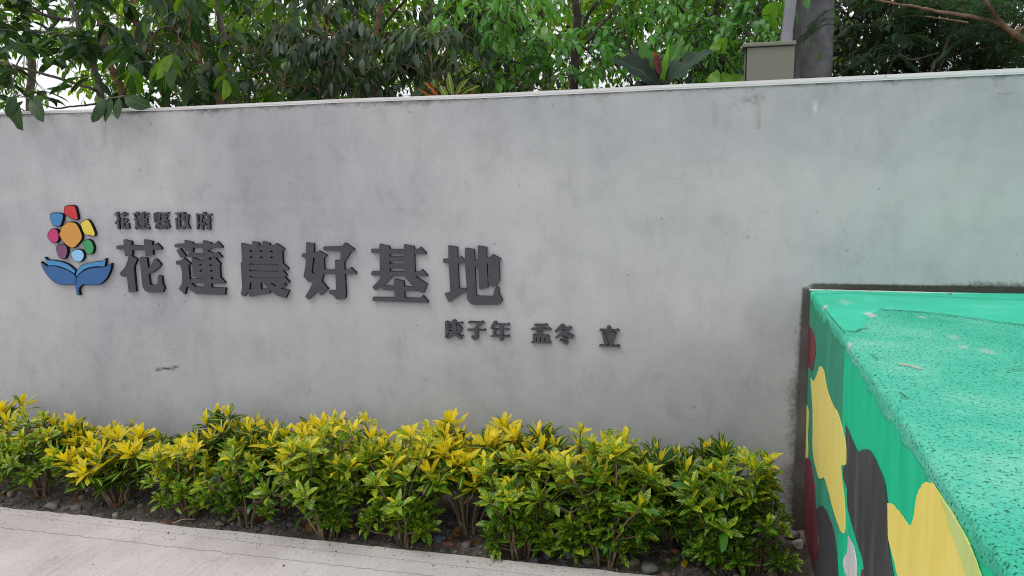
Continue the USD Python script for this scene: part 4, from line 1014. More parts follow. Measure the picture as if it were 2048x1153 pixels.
def shrub(kind, base_px, top_y, half_w, n_stems, yellow, label, seed, group=None, leaf=1.0, bare=0.44, fat=1.0, lean=0.0):
    """kind 'speckled' = gold-dust croton, 'narrow' = yellow-tipped narrow-leaved croton."""
    r = np.random.default_rng(seed)
    b = on_z([base_px], -0.02)[0]
    b[2] = soil_at(b) - 0.015
    h = at(base_px[0], top_y, b[1])[2] - b[2]
    h -= (0.045 if kind == 'speckled' else 0.062)
    n_stems = n_stems if kind == 'speckled' else int(round(n_stems * 1.35))
    t = thing('croton_shrub', label, 'shrub', b, group)
    Lv = Leaves()
    tips = []
    for s in range(n_stems):
        az = s * 2.39996 + r.uniform(-0.5, 0.5)
        rr = math.sqrt((s + 0.5) / n_stems) * r.uniform(0.85, 1.05)
        tip = b + np.array([math.cos(az) * half_w * rr + lean * h, math.sin(az) * min(half_w, 0.19) * rr, h * (1 - 0.32 * rr ** 2) * r.uniform(0.72, 1.08)])
        tip[1] = min(tip[1], YW - 0.06)
        root = b + np.array([math.cos(az) * 0.03 * fat, math.sin(az) * 0.025, 0.0]) * r.uniform(0.4, 1.3)
        mid = root * 0.5 + tip * 0.5 + np.array([r.normal(0, 0.018), r.normal(0, 0.014), 0.03])
        mid[:2] = mid[:2] * 0.72 + root[:2] * 0.28
        c = curve([root, mid, tip], 9)
        c[1:-1] += r.normal(0, 0.0035, (7, 3))
        parts = [tube(c, np.linspace(0.0056, 0.0024, 9) * r.uniform(0.75, 1.25), 6)]
        ends = [(c[-1], c[-1] - c[-3], c)]
        for q in range(int(r.integers(2, 5)) if kind == 'speckled' else int(r.integers(1, 4))):
            k = int(r.integers(3, 7)); o = c[k]
            dz = h * r.uniform(0.12, 0.28)
            e = o + np.array([r.normal(0, 0.05), r.normal(0, 0.045), dz])
            if kind == 'speckled' and r.random() < 0.42:
                o = c[int(r.integers(1, 5))]
                e = o + np.array([r.choice([-1, 1]) * r.uniform(0.04, 0.11), -r.uniform(0.01, 0.09), dz * 0.45])
            e[1] = np.clip(e[1], edge_y(e[0]) + 0.035, YW - 0.05); e[2] = np.clip(e[2], b[2] + 0.115, b[2] + h)
            c2 = curve([o, (o + e) / 2 + np.array([(e - o)[0] * 0.25, (e - o)[1] * 0.25, -0.008]), e], 6)
            parts.append(tube(c2, np.linspace(0.0034, 0.0018, 6), 5)); ends.append((c2[-1], c2[-1] - c2[-3], c2))
        obj('stem', join(parts), M['shrub_stem'], t, smooth=True)
        for (tip_, d, cc) in ends:
            rel = np.clip((tip_[2] - b[2]) / h, 0, 1)
            d = _unit(_unit(d) + np.array([0, -0.25, 0.6]))
            if kind == 'speckled':
                yl = yellow * (0.25 + 0.95 * rel ** 1.5)
                spk = lambda f: M['yellow_leaf'] if r.random() < 0.95 * yellow * max(0, rel - 0.48) * 1.8 * (1 - 0.75 * f) else (M['gold_dust'] if r.random() > 0.05 else M['plain_green'])
                rosette(Lv, 'obovate', 6, tip_, d, int(r.integers(8, 13)), 0.070 * leaf, 1.0, spk, lambda f: yl + 0.25 * (1 - f) * rel + r.normal(0, 0.1), r, 0.12, 1.12)
                z0 = b[2] + h * bare * r.uniform(0.35, 1.15)
                for k in range(1, len(cc) - 1):
                    for _ in range(3 if len(cc) > 6 else 2):
                        if cc[k][2] > z0 and r.random() < 0.72:
                            az2 = r.uniform(0, 6.28); out = np.array([math.cos(az2), math.sin(az2) - 0.25, r.uniform(-0.1, 0.9)])
                            rl = np.clip((cc[k][2] - b[2]) / h, 0, 1)
                            Lv.add('obovate', 6, cc[k] + r.normal(0, 0.004, 3), out, Z3 + out * -0.2 + r.normal(0, 0.2, 3), 0.064 * leaf * r.uniform(0.7, 1.2), r.uniform(0.85, 1.15), M['gold_dust'] if r.random() > 0.10 else M['plain_green'], yellow * (0.2 + 0.7 * rl) + r.normal(0, 0.14), r)
            else:
                hot = yellow * r.uniform(0.6, 1.3) * (0.35 + 0.70 * rel)
                mats = lambda f: M['yellow_leaf'] if f < hot * 1.05 and r.random() < 0.93 else M['narrow_green']
                rosette(Lv, 'lance', 6, tip_, d, int(r.integers(11, 17)), 0.082 * leaf, 1.12, mats, lambda f: (0.95 - 0.55 * f) if f < hot else 0.55 - 0.45 * f, r, 0.08, 1.30)
                for k in range(3, len(cc) - 1):
                    if cc[k][2] > b[2] + h * bare and r.random() < 0.8:
                        for _ in range(2):
                            az2 = r.uniform(0, 6.28); out = np.array([math.cos(az2), math.sin(az2) - 0.2, r.uniform(-0.25, 0.3)])
                            Lv.add('lance', 6, cc[k], out, Z3 + r.normal(0, 0.2, 3), 0.105 * leaf * r.uniform(0.8, 1.15), r.uniform(0.85, 1.15), M['narrow_green'], r.uniform(0, 0.6), r)
    Lv.items = [it for it in Lv.items if it[3][1] + it[4][0][1] * it[5] < YW - 0.012]
    Lv.build(t, 295)
    SHRUBS.append((label, len(Lv.items)))
    return t


GS, GN = 'speckled croton shrubs of the hedge', 'narrow leaved croton shrubs of the hedge'
shrub('speckled', (-70, 985), 818, 0.24, 9, 0.55, 'speckled croton cut off by the left edge of the picture', 100, GS, leaf=0.9)
shrub('speckled', (85, 990), 818, 0.30, 14, 0.55, 'broad small leaved speckled croton at the left end of the hedge', 101, GS, leaf=0.80, bare=0.62)
shrub('narrow', (20, 965), 788, 0.12, 4, 0.75, 'narrow leaved croton whose yellow tip rises above the left end of the hedge', 130, GN)
shrub('narrow', (235, 1006), 846, 0.34, 11, 0.85, 'low narrow leaved croton with loose bright yellow rosettes, second from the left', 102, GN, bare=0.2)
shrub('narrow', (250, 978), 815, 0.10, 4, 0.30, 'sparse stemmed croton against the wall below the flower emblem', 103, GN, leaf=0.55, bare=0.75)
shrub('narrow', (345, 985), 830, 0.05, 3, 0.0, 'small dark green rosette shrub against the wall under the scuff mark', 104, GN, leaf=0.75)
shrub('speckled', (382, 1028), 848, 0.20, 12, 0.75, 'bushy yellowish croton with many bare stems below it, third from the left', 105, GS, leaf=0.82, bare=0.7)
shrub('narrow', (468, 1000), 793, 0.15, 7, 0.45, 'tallest narrow leaved croton, dark with one upright yellow tip', 106, GN)
shrub('narrow', (525, 1010), 815, 0.10, 4, 0.40, 'narrow leaved croton right beside the tallest one, against the wall', 107, GN)
shrub('speckled', (498, 1048), 868, 0.19, 10, 0.35, 'greener croton with a few plain green leaves on top, fourth along the kerb', 108, GS, leaf=0.9, bare=0.5)
shrub('narrow', (640, 1030), 820, 0.16, 6, 0.8, 'bright yellow tipped croton behind the large speckled one', 109, GN)
shrub('speckled', (655, 1076), 838, 0.25, 13, 0.55, 'large speckled croton left of the middle of the hedge', 110, GS, bare=0.3)
shrub('speckled', (765, 1035), 832, 0.20, 9, 0.75, 'yellowish speckled croton in the second row behind two larger ones', 111, GS, leaf=0.9)
shrub('speckled', (812, 1088), 842, 0.25, 12, 0.62, 'large speckled croton in the middle of the hedge with fanned stems', 112, GS, bare=0.3)
shrub('narrow', (935, 1062), 820, 0.25, 12, 1.1, 'widest bright yellow narrow leaved croton in the middle of the hedge', 113, GN, bare=0.5)
shrub('narrow', (1015, 1052), 832, 0.16, 7, 0.9, 'yellow narrow leaved croton against the wall right of the widest one', 114, GN)
shrub('speckled', (1040, 1110), 868, 0.24, 11, 0.58, 'speckled croton with pale forked stems in front of the yellow mass', 115, GS, bare=0.35)
shrub('speckled', (1140, 1058), 846, 0.24, 11, 0.55, 'dense small leaved speckled croton against the wall in the right half', 116, GS, leaf=0.78)
shrub('speckled', (1212, 1130), 862, 0.26, 13, 0.48, 'large speckled croton with coarse spotted leaves hanging to the pebbles', 117, GS, leaf=1.12, bare=0.25)
shrub('narrow', (1330, 1078), 848, 0.20, 9, 0.22, 'dark narrow leaved croton with yellow midribs between two speckled ones', 118, GN, bare=0.3)
shrub('narrow', (1425, 1085), 868, 0.13, 6, 0.10, 'dark green narrow leaved croton against the wall near the right end', 119, GN, bare=0.3)
shrub('speckled', (1440, 1140), 884, 0.22, 12, 0.40, 'coarse leaved speckled croton, last large one before the painted block', 120, GS, leaf=1.05, bare=0.2)
shrub('speckled', (1508, 1136), 918, 0.09, 6, 0.45, 'small upright speckled croton at the right end of the hedge', 121, GS, leaf=0.8, bare=0.4, lean=0.05)
shrub('narrow', (565, 1020), 828, 0.12, 5, 0.6, 'small yellow tipped croton against the wall left of the bright one', 131, GN, bare=0.3)
shrub('narrow', (740, 1038), 838, 0.14, 5, 0.7, 'yellow narrow leaved croton showing between the two largest speckled shrubs', 132, GN)
shrub('narrow', (862, 1052), 826, 0.13, 5, 1.1, 'yellow narrow leaved croton pressed against the widest one on its left', 133, GN)
shrub('narrow', (1095, 1062), 846, 0.14, 5, 0.5, 'yellow tipped croton between the yellow mass and the dense small leaved shrub', 134, GN)
shrub('narrow', (150, 985), 826, 0.12, 4, 0.55, 'yellow tipped narrow croton behind the broad shrub at the left end', 135, GN)
shrub('narrow', (1250, 1072), 850, 0.12, 5, 0.35, 'green narrow leaved croton behind the coarse spotted one', 136, GN)

# ================================================================ ON THE SOIL
STONE = [pbr('pebble_' + n_, c, 0.75, (26.0, tuple(0.55 * k for k in c), tuple(1.4 * k for k in c)), 0.5, 90) for n_, c in
         (('grey', (0.15, 0.145, 0.145)), ('brown', (0.155, 0.115, 0.09)), ('pale', (0.30, 0.27, 0.25)), ('dark', (0.07, 0.07, 0.075)), ('rusty', (0.20, 0.09, 0.055)), ('tan', (0.22, 0.165, 0.13)))]
_ico0 = trimesh.creation.icosahedron()
_ico1, _ico2 = trimesh.creation.icosphere(1), trimesh.creation.icosphere(2)


def stone(size, r, flat=0.55, sub=1, angular=0.0):
    b = (_ico1 if sub == 1 else _ico2)
    v = np.array(b.vertices)
    off = r.uniform(0, 50, 3)
    v = v * (1 + (0.55 + angular) * (meshkit.fbm(v * 1.1 + off, 3, 7) - 0.5))[:, None]
    if angular:
        for _ in range(5):
            d = _unit(r.normal(size=3)); k = v @ d; v -= np.maximum(k - 0.62, 0)[:, None] * d
    a = r.uniform(0, 6.28)
    v = v * np.array([1.0, r.uniform(0.6, 0.95), flat * r.uniform(0.75, 1.15)])
    v = np.stack([v[:, 0] * math.cos(a) - v[:, 1] * math.sin(a), v[:, 0] * math.sin(a) + v[:, 1] * math.cos(a), v[:, 2]], 1)
    return trimesh.Trimesh(v * size / 2, b.faces, process=False)


r6 = np.random.default_rng(77)
taken = []
NAMED = [((231, 1028), 0.036, 0.7, 'pale', 'single whitish round pebble at the kerb edge in the left part', 0.0), ((878, 1082), 0.048, 0.75, 'grey', 'angular blue grey stone with white flecks beside a fallen red brown leaf', 0.5),
         ((105, 1013), 0.085, 0.42, 'grey', 'long flat grey stone against the kerb near the left end', 0.4), ((165, 997), 0.036, 0.7, 'brown', 'round brown pebble under the low yellow croton', 0.0), ((22, 988), 0.05, 0.7, 'tan', 'rounded tan stone at the far left below the hedge', 0.0),
         ((1268, 1129), 0.044, 0.8, 'tan', 'smooth round tan pebble standing at the kerb right of the coarse croton', 0.0), ((1300, 1139), 0.075, 0.5, 'grey', 'flat grey brown pebble lying along the kerb next to the round tan one', 0.0), ((1098, 1112), 0.062, 0.7, 'dark', 'dark glittering stone at the kerb behind a thin stick', 0.5),
         ((722, 1050), 0.06, 0.7, 'grey', 'blue grey oval stone between two speckled crotons', 0.2), ((710, 1073), 0.052, 0.65, 'tan', 'pale tan flat stone at the kerb below the middle of the hedge', 0.3), ((1598, 1090), 0.06, 0.75, 'pale', 'angular pale rubble lump beside the painted block', 0.6), ((1583, 1070), 0.07, 0.5, 'grey', 'broken grey rubble slab in the corner of wall and painted block', 0.7),
         ((1140, 1112), 0.05, 0.6, 'grey', 'grey chipped stone with the end of a stick leaning over it', 0.5), ((365, 1030), 0.05, 0.5, 'brown', 'brown stone amid orange dead leaves under the third shrub', 0.3), ((580, 1048), 0.04, 0.7, 'grey', 'grey stone beside the upright green leaf', 0.3)]
M['fleck'] = pbr('flecked_stone', (0.10, 0.12, 0.145), 0.7, (120.0, (0.05, 0.06, 0.075), (0.30, 0.32, 0.34)), 0.4, 80)
matn = dict(zip(('grey', 'brown', 'pale', 'dark', 'rusty', 'tan'), STONE))
for px, size, flat, mt, label, ang in NAMED:
    p = on_z([px], -0.015)[0]
    p[1] = max(p[1], edge_y(p[0]) + size * 0.45)
    m = stone(size, r6, flat, 2, ang)
    m.apply_translation([p[0], p[1], soil_at(p) + size * flat * 0.30])
    tag(obj('stone', m, M['fleck'] if 'flecks' in label or 'glitter' in label else matn[mt], smooth=35 if ang else True), label, 'stone')
    taken.append((p[0], p[1], size * 0.5))
STONE_SUB = soil.GetPrim() if hasattr(soil, 'GetPrim') else soil
cnt = 0
dens = lambda x: np.interp(x, [-3.7, -2.6, -1.9, -1.5, -0.2, 0.2, 0.4], [0.25, 0.3, 0.75, 1.0, 1.0, 0.8, 0.35])
while cnt < 285:
    x, y = r6.uniform(-3.6, 0.38), KERB_Y - 0.01 + 0.43 * r6.random() ** 2.0
    size = float(np.clip(r6.lognormal(math.log(0.027), 0.40), 0.016, 0.068))
    if r6.random() > dens(x) or y < edge_y(x) + size * 0.5 or any((x - a) ** 2 + (y - b) ** 2 < (0.8 * (c + size / 2)) ** 2 for a, b, c in taken):
        continue
    taken.append((x, y, size * 0.5)); cnt += 1
    m = stone(size, r6, 0.52, 1, 0.45 if r6.random() < 0.7 else 0.0)
    m.apply_translation([x, y, soil_at((x, y)) + size * 0.14])
    obj('pebble', m, STONE[int(r6.choice(6, p=[0.36, 0.2, 0.11, 0.15, 0.08, 0.10]))], STONE_SUB, smooth=True)
gr, gv = [], 0
for _ in range(8000):                                 # crumbs and grit too small to pick apart
    x, y = r6.uniform(-3.7, 0.4), r6.uniform(edge_y(-1.5), YW)
    if y < edge_y(x) + 0.004:
        continue
    s = r6.uniform(0.004, 0.014)
    gr.append((_ico0.vertices * s / 2 * r6.uniform(0.5, 1.2, 3) + [x, y, soil_at((x, y)) + s * 0.15]))
for k in (0, 1):
    g_ = gr[k::2]
    obj('grit', (np.vstack(g_), np.vstack([_ico0.faces + 12 * q for q in range(len(g_))])), (STONE[0], M['earth'])[k], STONE_SUB, kind='stuff')

# fallen leaves: brown and orange ones on the soil, a few fresh green ones
def fallen(px, length, mat, tone, label, group=None, tilt=0.25, kind='obovate', yaw=None, z=0.012, plane=-0.015):
    p = on_z([px], plane)[0]
    if plane < 0:
        p[1] = max(p[1], edge_y(p[0]) + 0.012)
        p[2] = soil_at(p) + z
    a = r6.uniform(0, 6.28) if yaw is None else yaw
    ax = np.array([math.cos(a), math.sin(a), r6.uniform(-0.1, tilt)]); up = _unit([r6.normal(0, 0.25), r6.normal(0, 0.25) - 0.15, 1])
    T = template(kind, 6, int(r6.integers(0, 14))); Fm = frame_of(ax, up)
    V = (T['V'] * np.array([length, length * r6.uniform(0.9, 1.3), length])) @ Fm + p - Fm[0] * length * 0.4
    o = obj('fallen_leaf', (V, T['F']), mat, smooth=True, uv=T['UV'], attrs={'tone': np.full(len(V), tone)})
    tag(o, label, 'leaf', group)


PLACES = [(20, 'at the far left end of the hedge'), (130, 'under the broad shrub at the left end'), (215, 'under the low yellow croton'), (300, 'in the gap left of the third shrub'), (380, 'under the bushy many stemmed croton'), (450, 'under the tallest dark croton'), (510, 'under the plain green leaved croton'), (590, 'beside the left upright green leaf'), (660, 'under the large croton left of middle'), (740, 'beside the right upright green leaf'), (812, 'under the fanned stems in the middle'),
          (900, 'beside the flecked blue grey stone'), (960, 'under the widest bright yellow croton'), (1040, 'under the pale forked stems'), (1120, 'behind the dark glittering stone'), (1212, 'under the coarse spotted croton'), (1290, 'near the smooth round tan pebble'), (1345, 'beside the small fern'), (1450, 'under the last large croton'), (1560, 'in the corner by the painted block')]
for k in range(105):
    x = r6.uniform(0, 1600); y = 1000 + 0.092 * x - r6.uniform(6, 52)
    tone = r6.uniform(0, 1)
    colour = 'dark brown' if tone < 0.3 else 'rust brown' if tone < 0.65 else 'pale orange'
    place = min(PLACES, key=lambda q: abs(q[0] - x))[1]
    fallen((x, y), r6.uniform(0.035, 0.065), M['dry_leaf'], tone, f'curled {colour} dead leaf on the soil {place}', f'{colour} dead leaves {place}')
fallen((1215, 1129), 0.062, M['dry_leaf'], 0.95, 'bright orange dead leaf at the kerb below the coarse croton', z=0.016, yaw=0.1)
fallen((948, 1082), 0.06, M['dry_leaf'], 0.8, 'large light brown dead leaf in front of the bare stems, right of the flecked stone')
fallen((853, 1076), 0.045, M['dry_leaf'], 0.35, 'red brown dead leaf touching the angular flecked stone')
fallen((347, 1040), 0.06, M['dry_leaf'], 0.65, 'crumpled orange dead leaf at the kerb under the third shrub')
fallen((395, 1022), 0.055, M['dry_leaf'], 0.7, 'orange dead leaf propped against the stems of the third shrub', tilt=0.7)
fallen((594, 1054), 0.075, M['plain_green'], 0.75, 'fresh green leaf standing upright among pebbles, left one of two', tilt=1.6, z=0.03, yaw=1.2)
fallen((738, 1072), 0.080, M['plain_green'], 0.9, 'fresh green leaf standing upright among pebbles, right one of two', tilt=1.6, z=0.034, yaw=1.0)
fallen((465, 1040), 0.06, M['yellow_leaf'], 0.3, 'dull yellow fallen leaf at the kerb left of the plain green croton', tilt=0.5)
fallen((1370, 1130), 0.075, M['yellow_leaf'], 0.5, 'long yellow brown fallen leaf near the small fern', tilt=0.2)
fallen((5, 985), 0.08, M['yellow_leaf'], 0.35, 'broad yellow leaf at the far left edge on the soil')
fallen((1899, 587), 0.030, M['dry_leaf'], 0.9, 'small orange leaf on the painted block top against the wall', plane=ZT + 0.008, tilt=0.05)

# weeds
M['weed'] = leaf_mat('weed_leaf', [(0, (0.03, 0.09, 0.012)), (1, (0.10, 0.20, 0.03))], trans=0.3)
def fern(px, h, label, n, seed):
    r = np.random.default_rng(seed); b = on_z([px], -0.015)[0]; b[2] = soil_at(b)
    t = thing('fern_seedling', label, 'fern', b); L_ = Leaves()
    for s in range(n):
        az = r.uniform(0, 6.28); e = b + np.array([math.cos(az) * h * 0.5, math.sin(az) * h * 0.4 - 0.01, h * r.uniform(0.7, 1)])
        c = curve([b, (b + e) / 2 + [0, 0, h * 0.2], e], 9); obj('stalk', tube(c, 0.0011, 4), M['green_stem'], t)
        for k in range(2, 9):
            side = _unit(np.cross(c[k] - c[k - 1], Z3))
            for sg in (-1, 1):
                L_.add('leaflet', 3, c[k], side * sg + (c[k] - c[k - 1]) * 20, Z3, 0.020 * (1.15 - 0.09 * k), 1.5, M['weed'], r.uniform(0.3, 1), r)
    L_.build(t, 120, name='leaflet', min_px=6)


fern((1342, 1137), 0.055, 'tiny bright green fern at the kerb between two coarse crotons', 4, 5)
fern((745, 1045), 0.04, 'tiny fern tuft between pebbles behind the right upright green leaf', 3, 6)
M['grass'] = leaf_mat('grass_blade', [(0, (0.04, 0.085, 0.02)), (1, (0.11, 0.17, 0.05))], trans=0.3)
for px, n, lab in (((252, 1018), 12, 'small grass tuft behind the whitish pebble'), ((300, 1028), 9, 'grass tuft right of the whitish pebble at the kerb'), ((205, 996), 7, 'thin grass tuft under the low yellow croton')):
    b = on_z([px], -0.015)[0]; b[2] = soil_at(b); t = thing('grass_tuft', lab, 'grass', b)
    for k in range(n):
        az = r6.uniform(0, 6.28); hh = r6.uniform(0.03, 0.07); c = curve([b, b + [math.cos(az) * 0.012, math.sin(az) * 0.012, hh * 0.7], b + [math.cos(az) * 0.035, math.sin(az) * 0.03, hh]], 6)
        w = np.linspace(0.0016, 0.0003, 6); sd = np.array([-math.sin(az), math.cos(az), 0])
        P = np.vstack([c - sd * w[:, None], c + sd * w[:, None]]); obj('blade', (P, np.array([[q, q + 1, 7 + q, 6 + q] for q in range(5)])), M['grass'], t, attrs={'tone': np.full(12, r6.random())})
# sticks
M['brown_stick'] = pbr('brown_stick', (0.15, 0.10, 0.07), 0.85, (30.0, (0.09, 0.06, 0.04), (0.24, 0.17, 0.12)))
for k, (a, b, hz, lab) in enumerate((((1108, 1122), (1152, 1085), 0.035, 'thin stick leaning from the kerb onto the pebbles behind the dark stone'), ((128, 1020), (142, 1008), 0.008, 'short straw coloured stick beside the long flat stone'), ((345, 1046), (390, 1036), 0.006, 'dry stalk across the orange leaves under the third shrub'),
                           ((318, 1000), (330, 1016), 0.012, 'pale broken stick beside the bare stem at left'), ((878, 1055), (935, 1075), 0.02, 'reddish dry stick lying behind the flecked stone'))):
    p, q = on_z([a], -0.012)[0], on_z([b], -0.012)[0]
    p[1] = max(p[1], edge_y(p[0]) - 0.004 * (k == 0)); q[1] = max(q[1], edge_y(q[0]) + 0.02); p[2] = 0.004 if k == 0 else soil_at(p) + 0.012; q[2] = soil_at(q) + hz
    tag(obj('dry_stick', tube(curve([p, (p + q) / 2 + r6.normal(0, 0.004, 3), q], 7), np.linspace(0.0026, 0.0014, 7), 6), M['brown_stick'] if k in (0, 4) else M['dry_stick'], smooth=True), lab, 'stick')

# ================================================================ TREES AND PLANTS BEHIND THE WALL
M['bark_grey'] = pbr('bark_grey', (0.105, 0.085, 0.068), 0.9, (22.0, (0.05, 0.038, 0.03), (0.19, 0.165, 0.14)), 0.7, 60)
M['bark_red'] = pbr('bark_red', (0.145, 0.078, 0.048), 0.9, (22.0, (0.07, 0.036, 0.024), (0.22, 0.14, 0.095)), 0.7, 60)
M['bark_dark'] = pbr('bark_dark', (0.035, 0.026, 0.022), 0.9, (22.0, (0.016, 0.012, 0.01), (0.07, 0.055, 0.045)), 0.7, 60)
M['bark_tan'] = pbr('bark_tan', (0.165, 0.098, 0.058), 0.85, (22.0, (0.09, 0.052, 0.032), (0.24, 0.155, 0.10)), 0.5, 60)
M['leaf_dark'] = leaf_mat('dark_oblong_leaf', [(0, (0.013, 0.036, 0.015)), (0.45, (0.027, 0.072, 0.020)), (0.7, (0.075, 0.165, 0.020)), (1, (0.17, 0.30, 0.02))], rib=((0.07, 0.12, 0.045), 0.02), trans=0.44, rough=0.4, spec=0.42)
M['leaf_ashen'] = leaf_mat('ashen_pinnate_leaf', [(0, (0.012, 0.028, 0.014)), (0.6, (0.026, 0.058, 0.025)), (1, (0.065, 0.115, 0.035))], rib=((0.055, 0.09, 0.05), 0.02), trans=0.25, rough=0.45, spec=0.4)
M['leaf_bright'] = leaf_mat('bright_ovate_leaf', [(0, (0.018, 0.080, 0.014)), (0.5, (0.050, 0.190, 0.028)), (1, (0.13, 0.33, 0.045))], rib=((0.10, 0.20, 0.06), 0.02), trans=0.34, rough=0.36, spec=0.45)
M['leaf_far'] = leaf_mat('far_leaf', [(0, (0.026, 0.085, 0.008)), (0.5, (0.10, 0.24, 0.012)), (1, (0.25, 0.40, 0.018))], trans=0.5, rough=0.45)
M['leaf_thicket'] = leaf_mat('thicket_leaf', [(0, (0.009, 0.022, 0.008)), (0.7, (0.022, 0.052, 0.012)), (1, (0.09, 0.14, 0.02))], trans=0.3, rough=0.42)
M['leaf_feather'] = leaf_mat('feather_leaflet', [(0, (0.012, 0.040, 0.018)), (0.6, (0.022, 0.072, 0.026)), (1, (0.06, 0.14, 0.03))], trans=0.3, rough=0.45)

GAPS = [(112, 150, 52, 24), (120, 208, 52, 24), (160, 120, 22, 14), (72, 6, 24, 10), (118, 22, 16, 10), (232, 12, 18, 14), (178, 52, 9, 16), (45, 140, 14, 7), (12, 190, 14, 10), (290, 52, 8, 10), (620, 15, 20, 14), (420, 8, 14, 8), (1292, 76, 26, 16), (1290, 155, 36, 26), (1330, 150, 16, 20), (1215, 120, 12, 14), (1080, 28, 16, 18), (1478, 18, 12, 11), (1598, 8, 16, 12), (1760, 6, 18, 8), (975, 125, 14, 9), (1240, 158, 16, 16)]


def in_gap(px, py, k=1.0):
    return any(((px - a) / (c * k)) ** 2 + ((py - b) / (d * k)) ** 2 < 1 for a, b, c, d in GAPS)


def to_px(p):
    c = (np.asarray(p) - np.array([0, 0, EYE])) @ ROT
    return CX + FOCAL * c[0] / c[2], CY + FOCAL * c[1] / c[2]


class Tree:
    def __init__(self, name, label, cat, base, seed, bark, group=None):
        base = np.asarray(base, float)
        self.t = thing(name, label, cat, base, group)
        self.r = np.random.default_rng(seed); self.L = Leaves(); self.twigs = []; self.nodes = []; self.bark = bark

    def limb(self, pxs, Ys, r0, r1, name='trunk', down=True, mat=None, up=0.0):
        Ys = np.broadcast_to(Ys, (len(pxs),))
        P = [at(a, b, y) for (a, b), y in zip(pxs, Ys)]
        if down:
            d = P[0] - P[1]; P = [np.array([P[0][0] + d[0] * 0.6, P[0][1], 1.30])] + P
        if up:
            d = _unit(P[-1] - P[-2]); P = P + [P[-1] + d * up * 0.5 + np.array([0.03, 0.02, 0.05]), P[-1] + d * up + np.array([-0.02, 0.05, 0.12])]
        n = 5 * len(P)
        c = curve(P, n); c[1:-1] += self.r.normal(0, r0 * 0.10, (n - 2, 3))
        rad = np.linspace(r0, r1, n) * (1 + 0.16 * (meshkit.fbm(c * 9, 2, 5) - 0.5))
        obj(name, tube(c, rad, 10), mat or self.bark, self.t, smooth=True)
        self.nodes += [(q, rr) for q, rr in zip(c, rad)]

    def twig_to(self, p, sag=0.03, near=True):
        if not self.nodes:
            return
        N = np.array([q for q, _ in self.nodes])
        d = np.linalg.norm(N - p, axis=1) + 0.35 * np.maximum(0, N[:, 2] - p[2] + 0.0)
        k = int(np.argmin(d)); o = N[k]; ln = np.linalg.norm(p - o)
        m = (o + p) / 2 + np.array([0, 0, 0.10 * ln]) + self.r.normal(0, 0.02, 3)
        c = curve([o, m, p], 8)
        r0 = min(self.nodes[k][1] * 0.5, 0.0055)
        self.twigs.append(tube(c, np.linspace(max(r0, 0.003), 0.0018, 8), 5))
        if ln > 0.25:
            self.nodes += [(q, 0.003) for q in c[3:7]]

    def whorl(self, p, kind, length, mat, tone, n=6, droop=0.55, wf=1.0, seg=5):
        r = self.r; az0 = r.uniform(0, 6.28)
        for k in range(n):
            az = az0 + k * 2.39996 + r.normal(0, 0.3)
            ax = np.array([math.cos(az), math.sin(az), -droop + r.normal(0, 0.35)])
            self.L.add(kind, seg, p + r.normal(0, 0.012, 3) - Z3 * 0.008 * k, ax, Z3 + r.normal(0, 0.25, 3), length * r.uniform(0.7, 1.15), wf * r.uniform(0.85, 1.15), mat, tone + r.normal(0, 0.20), r)

    def pinnate(self, p, az, length, leaf, mat, tone, pairs=6, droop=0.7, kind='leaflet', wf=1.35, seg=5, terminal=True):
        r = self.r
        d = np.array([math.cos(az), math.sin(az), r.uniform(-0.1, 0.35)])
        c = curve([p, p + _unit(d) * length * 0.5 + Z3 * 0.03, p + _unit(d) * length - Z3 * length * droop * 0.5], pairs * 2 + 2)
        self.twigs.append(tube(c, np.linspace(0.0022, 0.0010, len(c)), 4))
        for k in range(1, pairs + 1):
            q = c[min(2 * k, len(c) - 1)]; tg = _unit(c[min(2 * k + 1, len(c) - 1)] - c[2 * k - 1]); sd = _unit(np.cross(tg, Z3))
            for sg in (-1, 1):
                ax = sd * sg * 0.75 + tg * 0.55 - Z3 * (droop + r.normal(0, 0.22))
                self.L.add(kind, seg, q, ax, Z3 + r.normal(0, 0.15, 3) + sd * sg * 0.3, leaf * r.uniform(0.8, 1.12) * (0.8 + 0.25 * math.sin(3.1 * k / pairs)), wf * r.uniform(0.9, 1.1), mat, tone + r.normal(0, 0.12), r)
        if terminal:
            self.L.add(kind, seg, c[-1], _unit(c[-1] - c[-3]) - Z3 * 0.2, Z3, leaf, wf, mat, tone, r)

    def spray(self, p, az, length, leaf, mat, tone, n=8, kind='ovate', wf=1.0, droop=0.5, seg=5):
        r = self.r
        d = np.array([math.cos(az), math.sin(az), 0.15])
        c = curve([p, p + d * length * 0.55 + Z3 * 0.02, p + d * length - Z3 * length * 0.45], n + 3)
        self.twigs.append(tube(c, np.linspace(0.0024, 0.0011, len(c)), 4))
        for k in range(n):
            q = c[k + 2]; tg = _unit(c[k + 2] - c[k + 1]); sd = _unit(np.cross(tg, Z3)) * (1 if k % 2 else -1)
            ax = sd * 0.7 + tg * 0.6 - Z3 * (droop + r.normal(0, 0.3))
            self.L.add(kind, seg, q, ax, Z3 + sd * 0.3 + r.normal(0, 0.2, 3), leaf * r.uniform(0.7, 1.2), wf * r.uniform(0.85, 1.15), mat, tone + 0.12 * k / n + r.normal(0, 0.14), r)

    def done(self, limit=290, min_px=9.0, twig_name='twigs'):
        if self.twigs:
            obj(twig_name, join(self.twigs), M['bark_dark'] if self.bark is M['bark_tan'] else self.bark, self.t, smooth=True, kind='stuff')
        self.L.build(self.t, limit, min_px=min_px)
        return len(self.L.items)


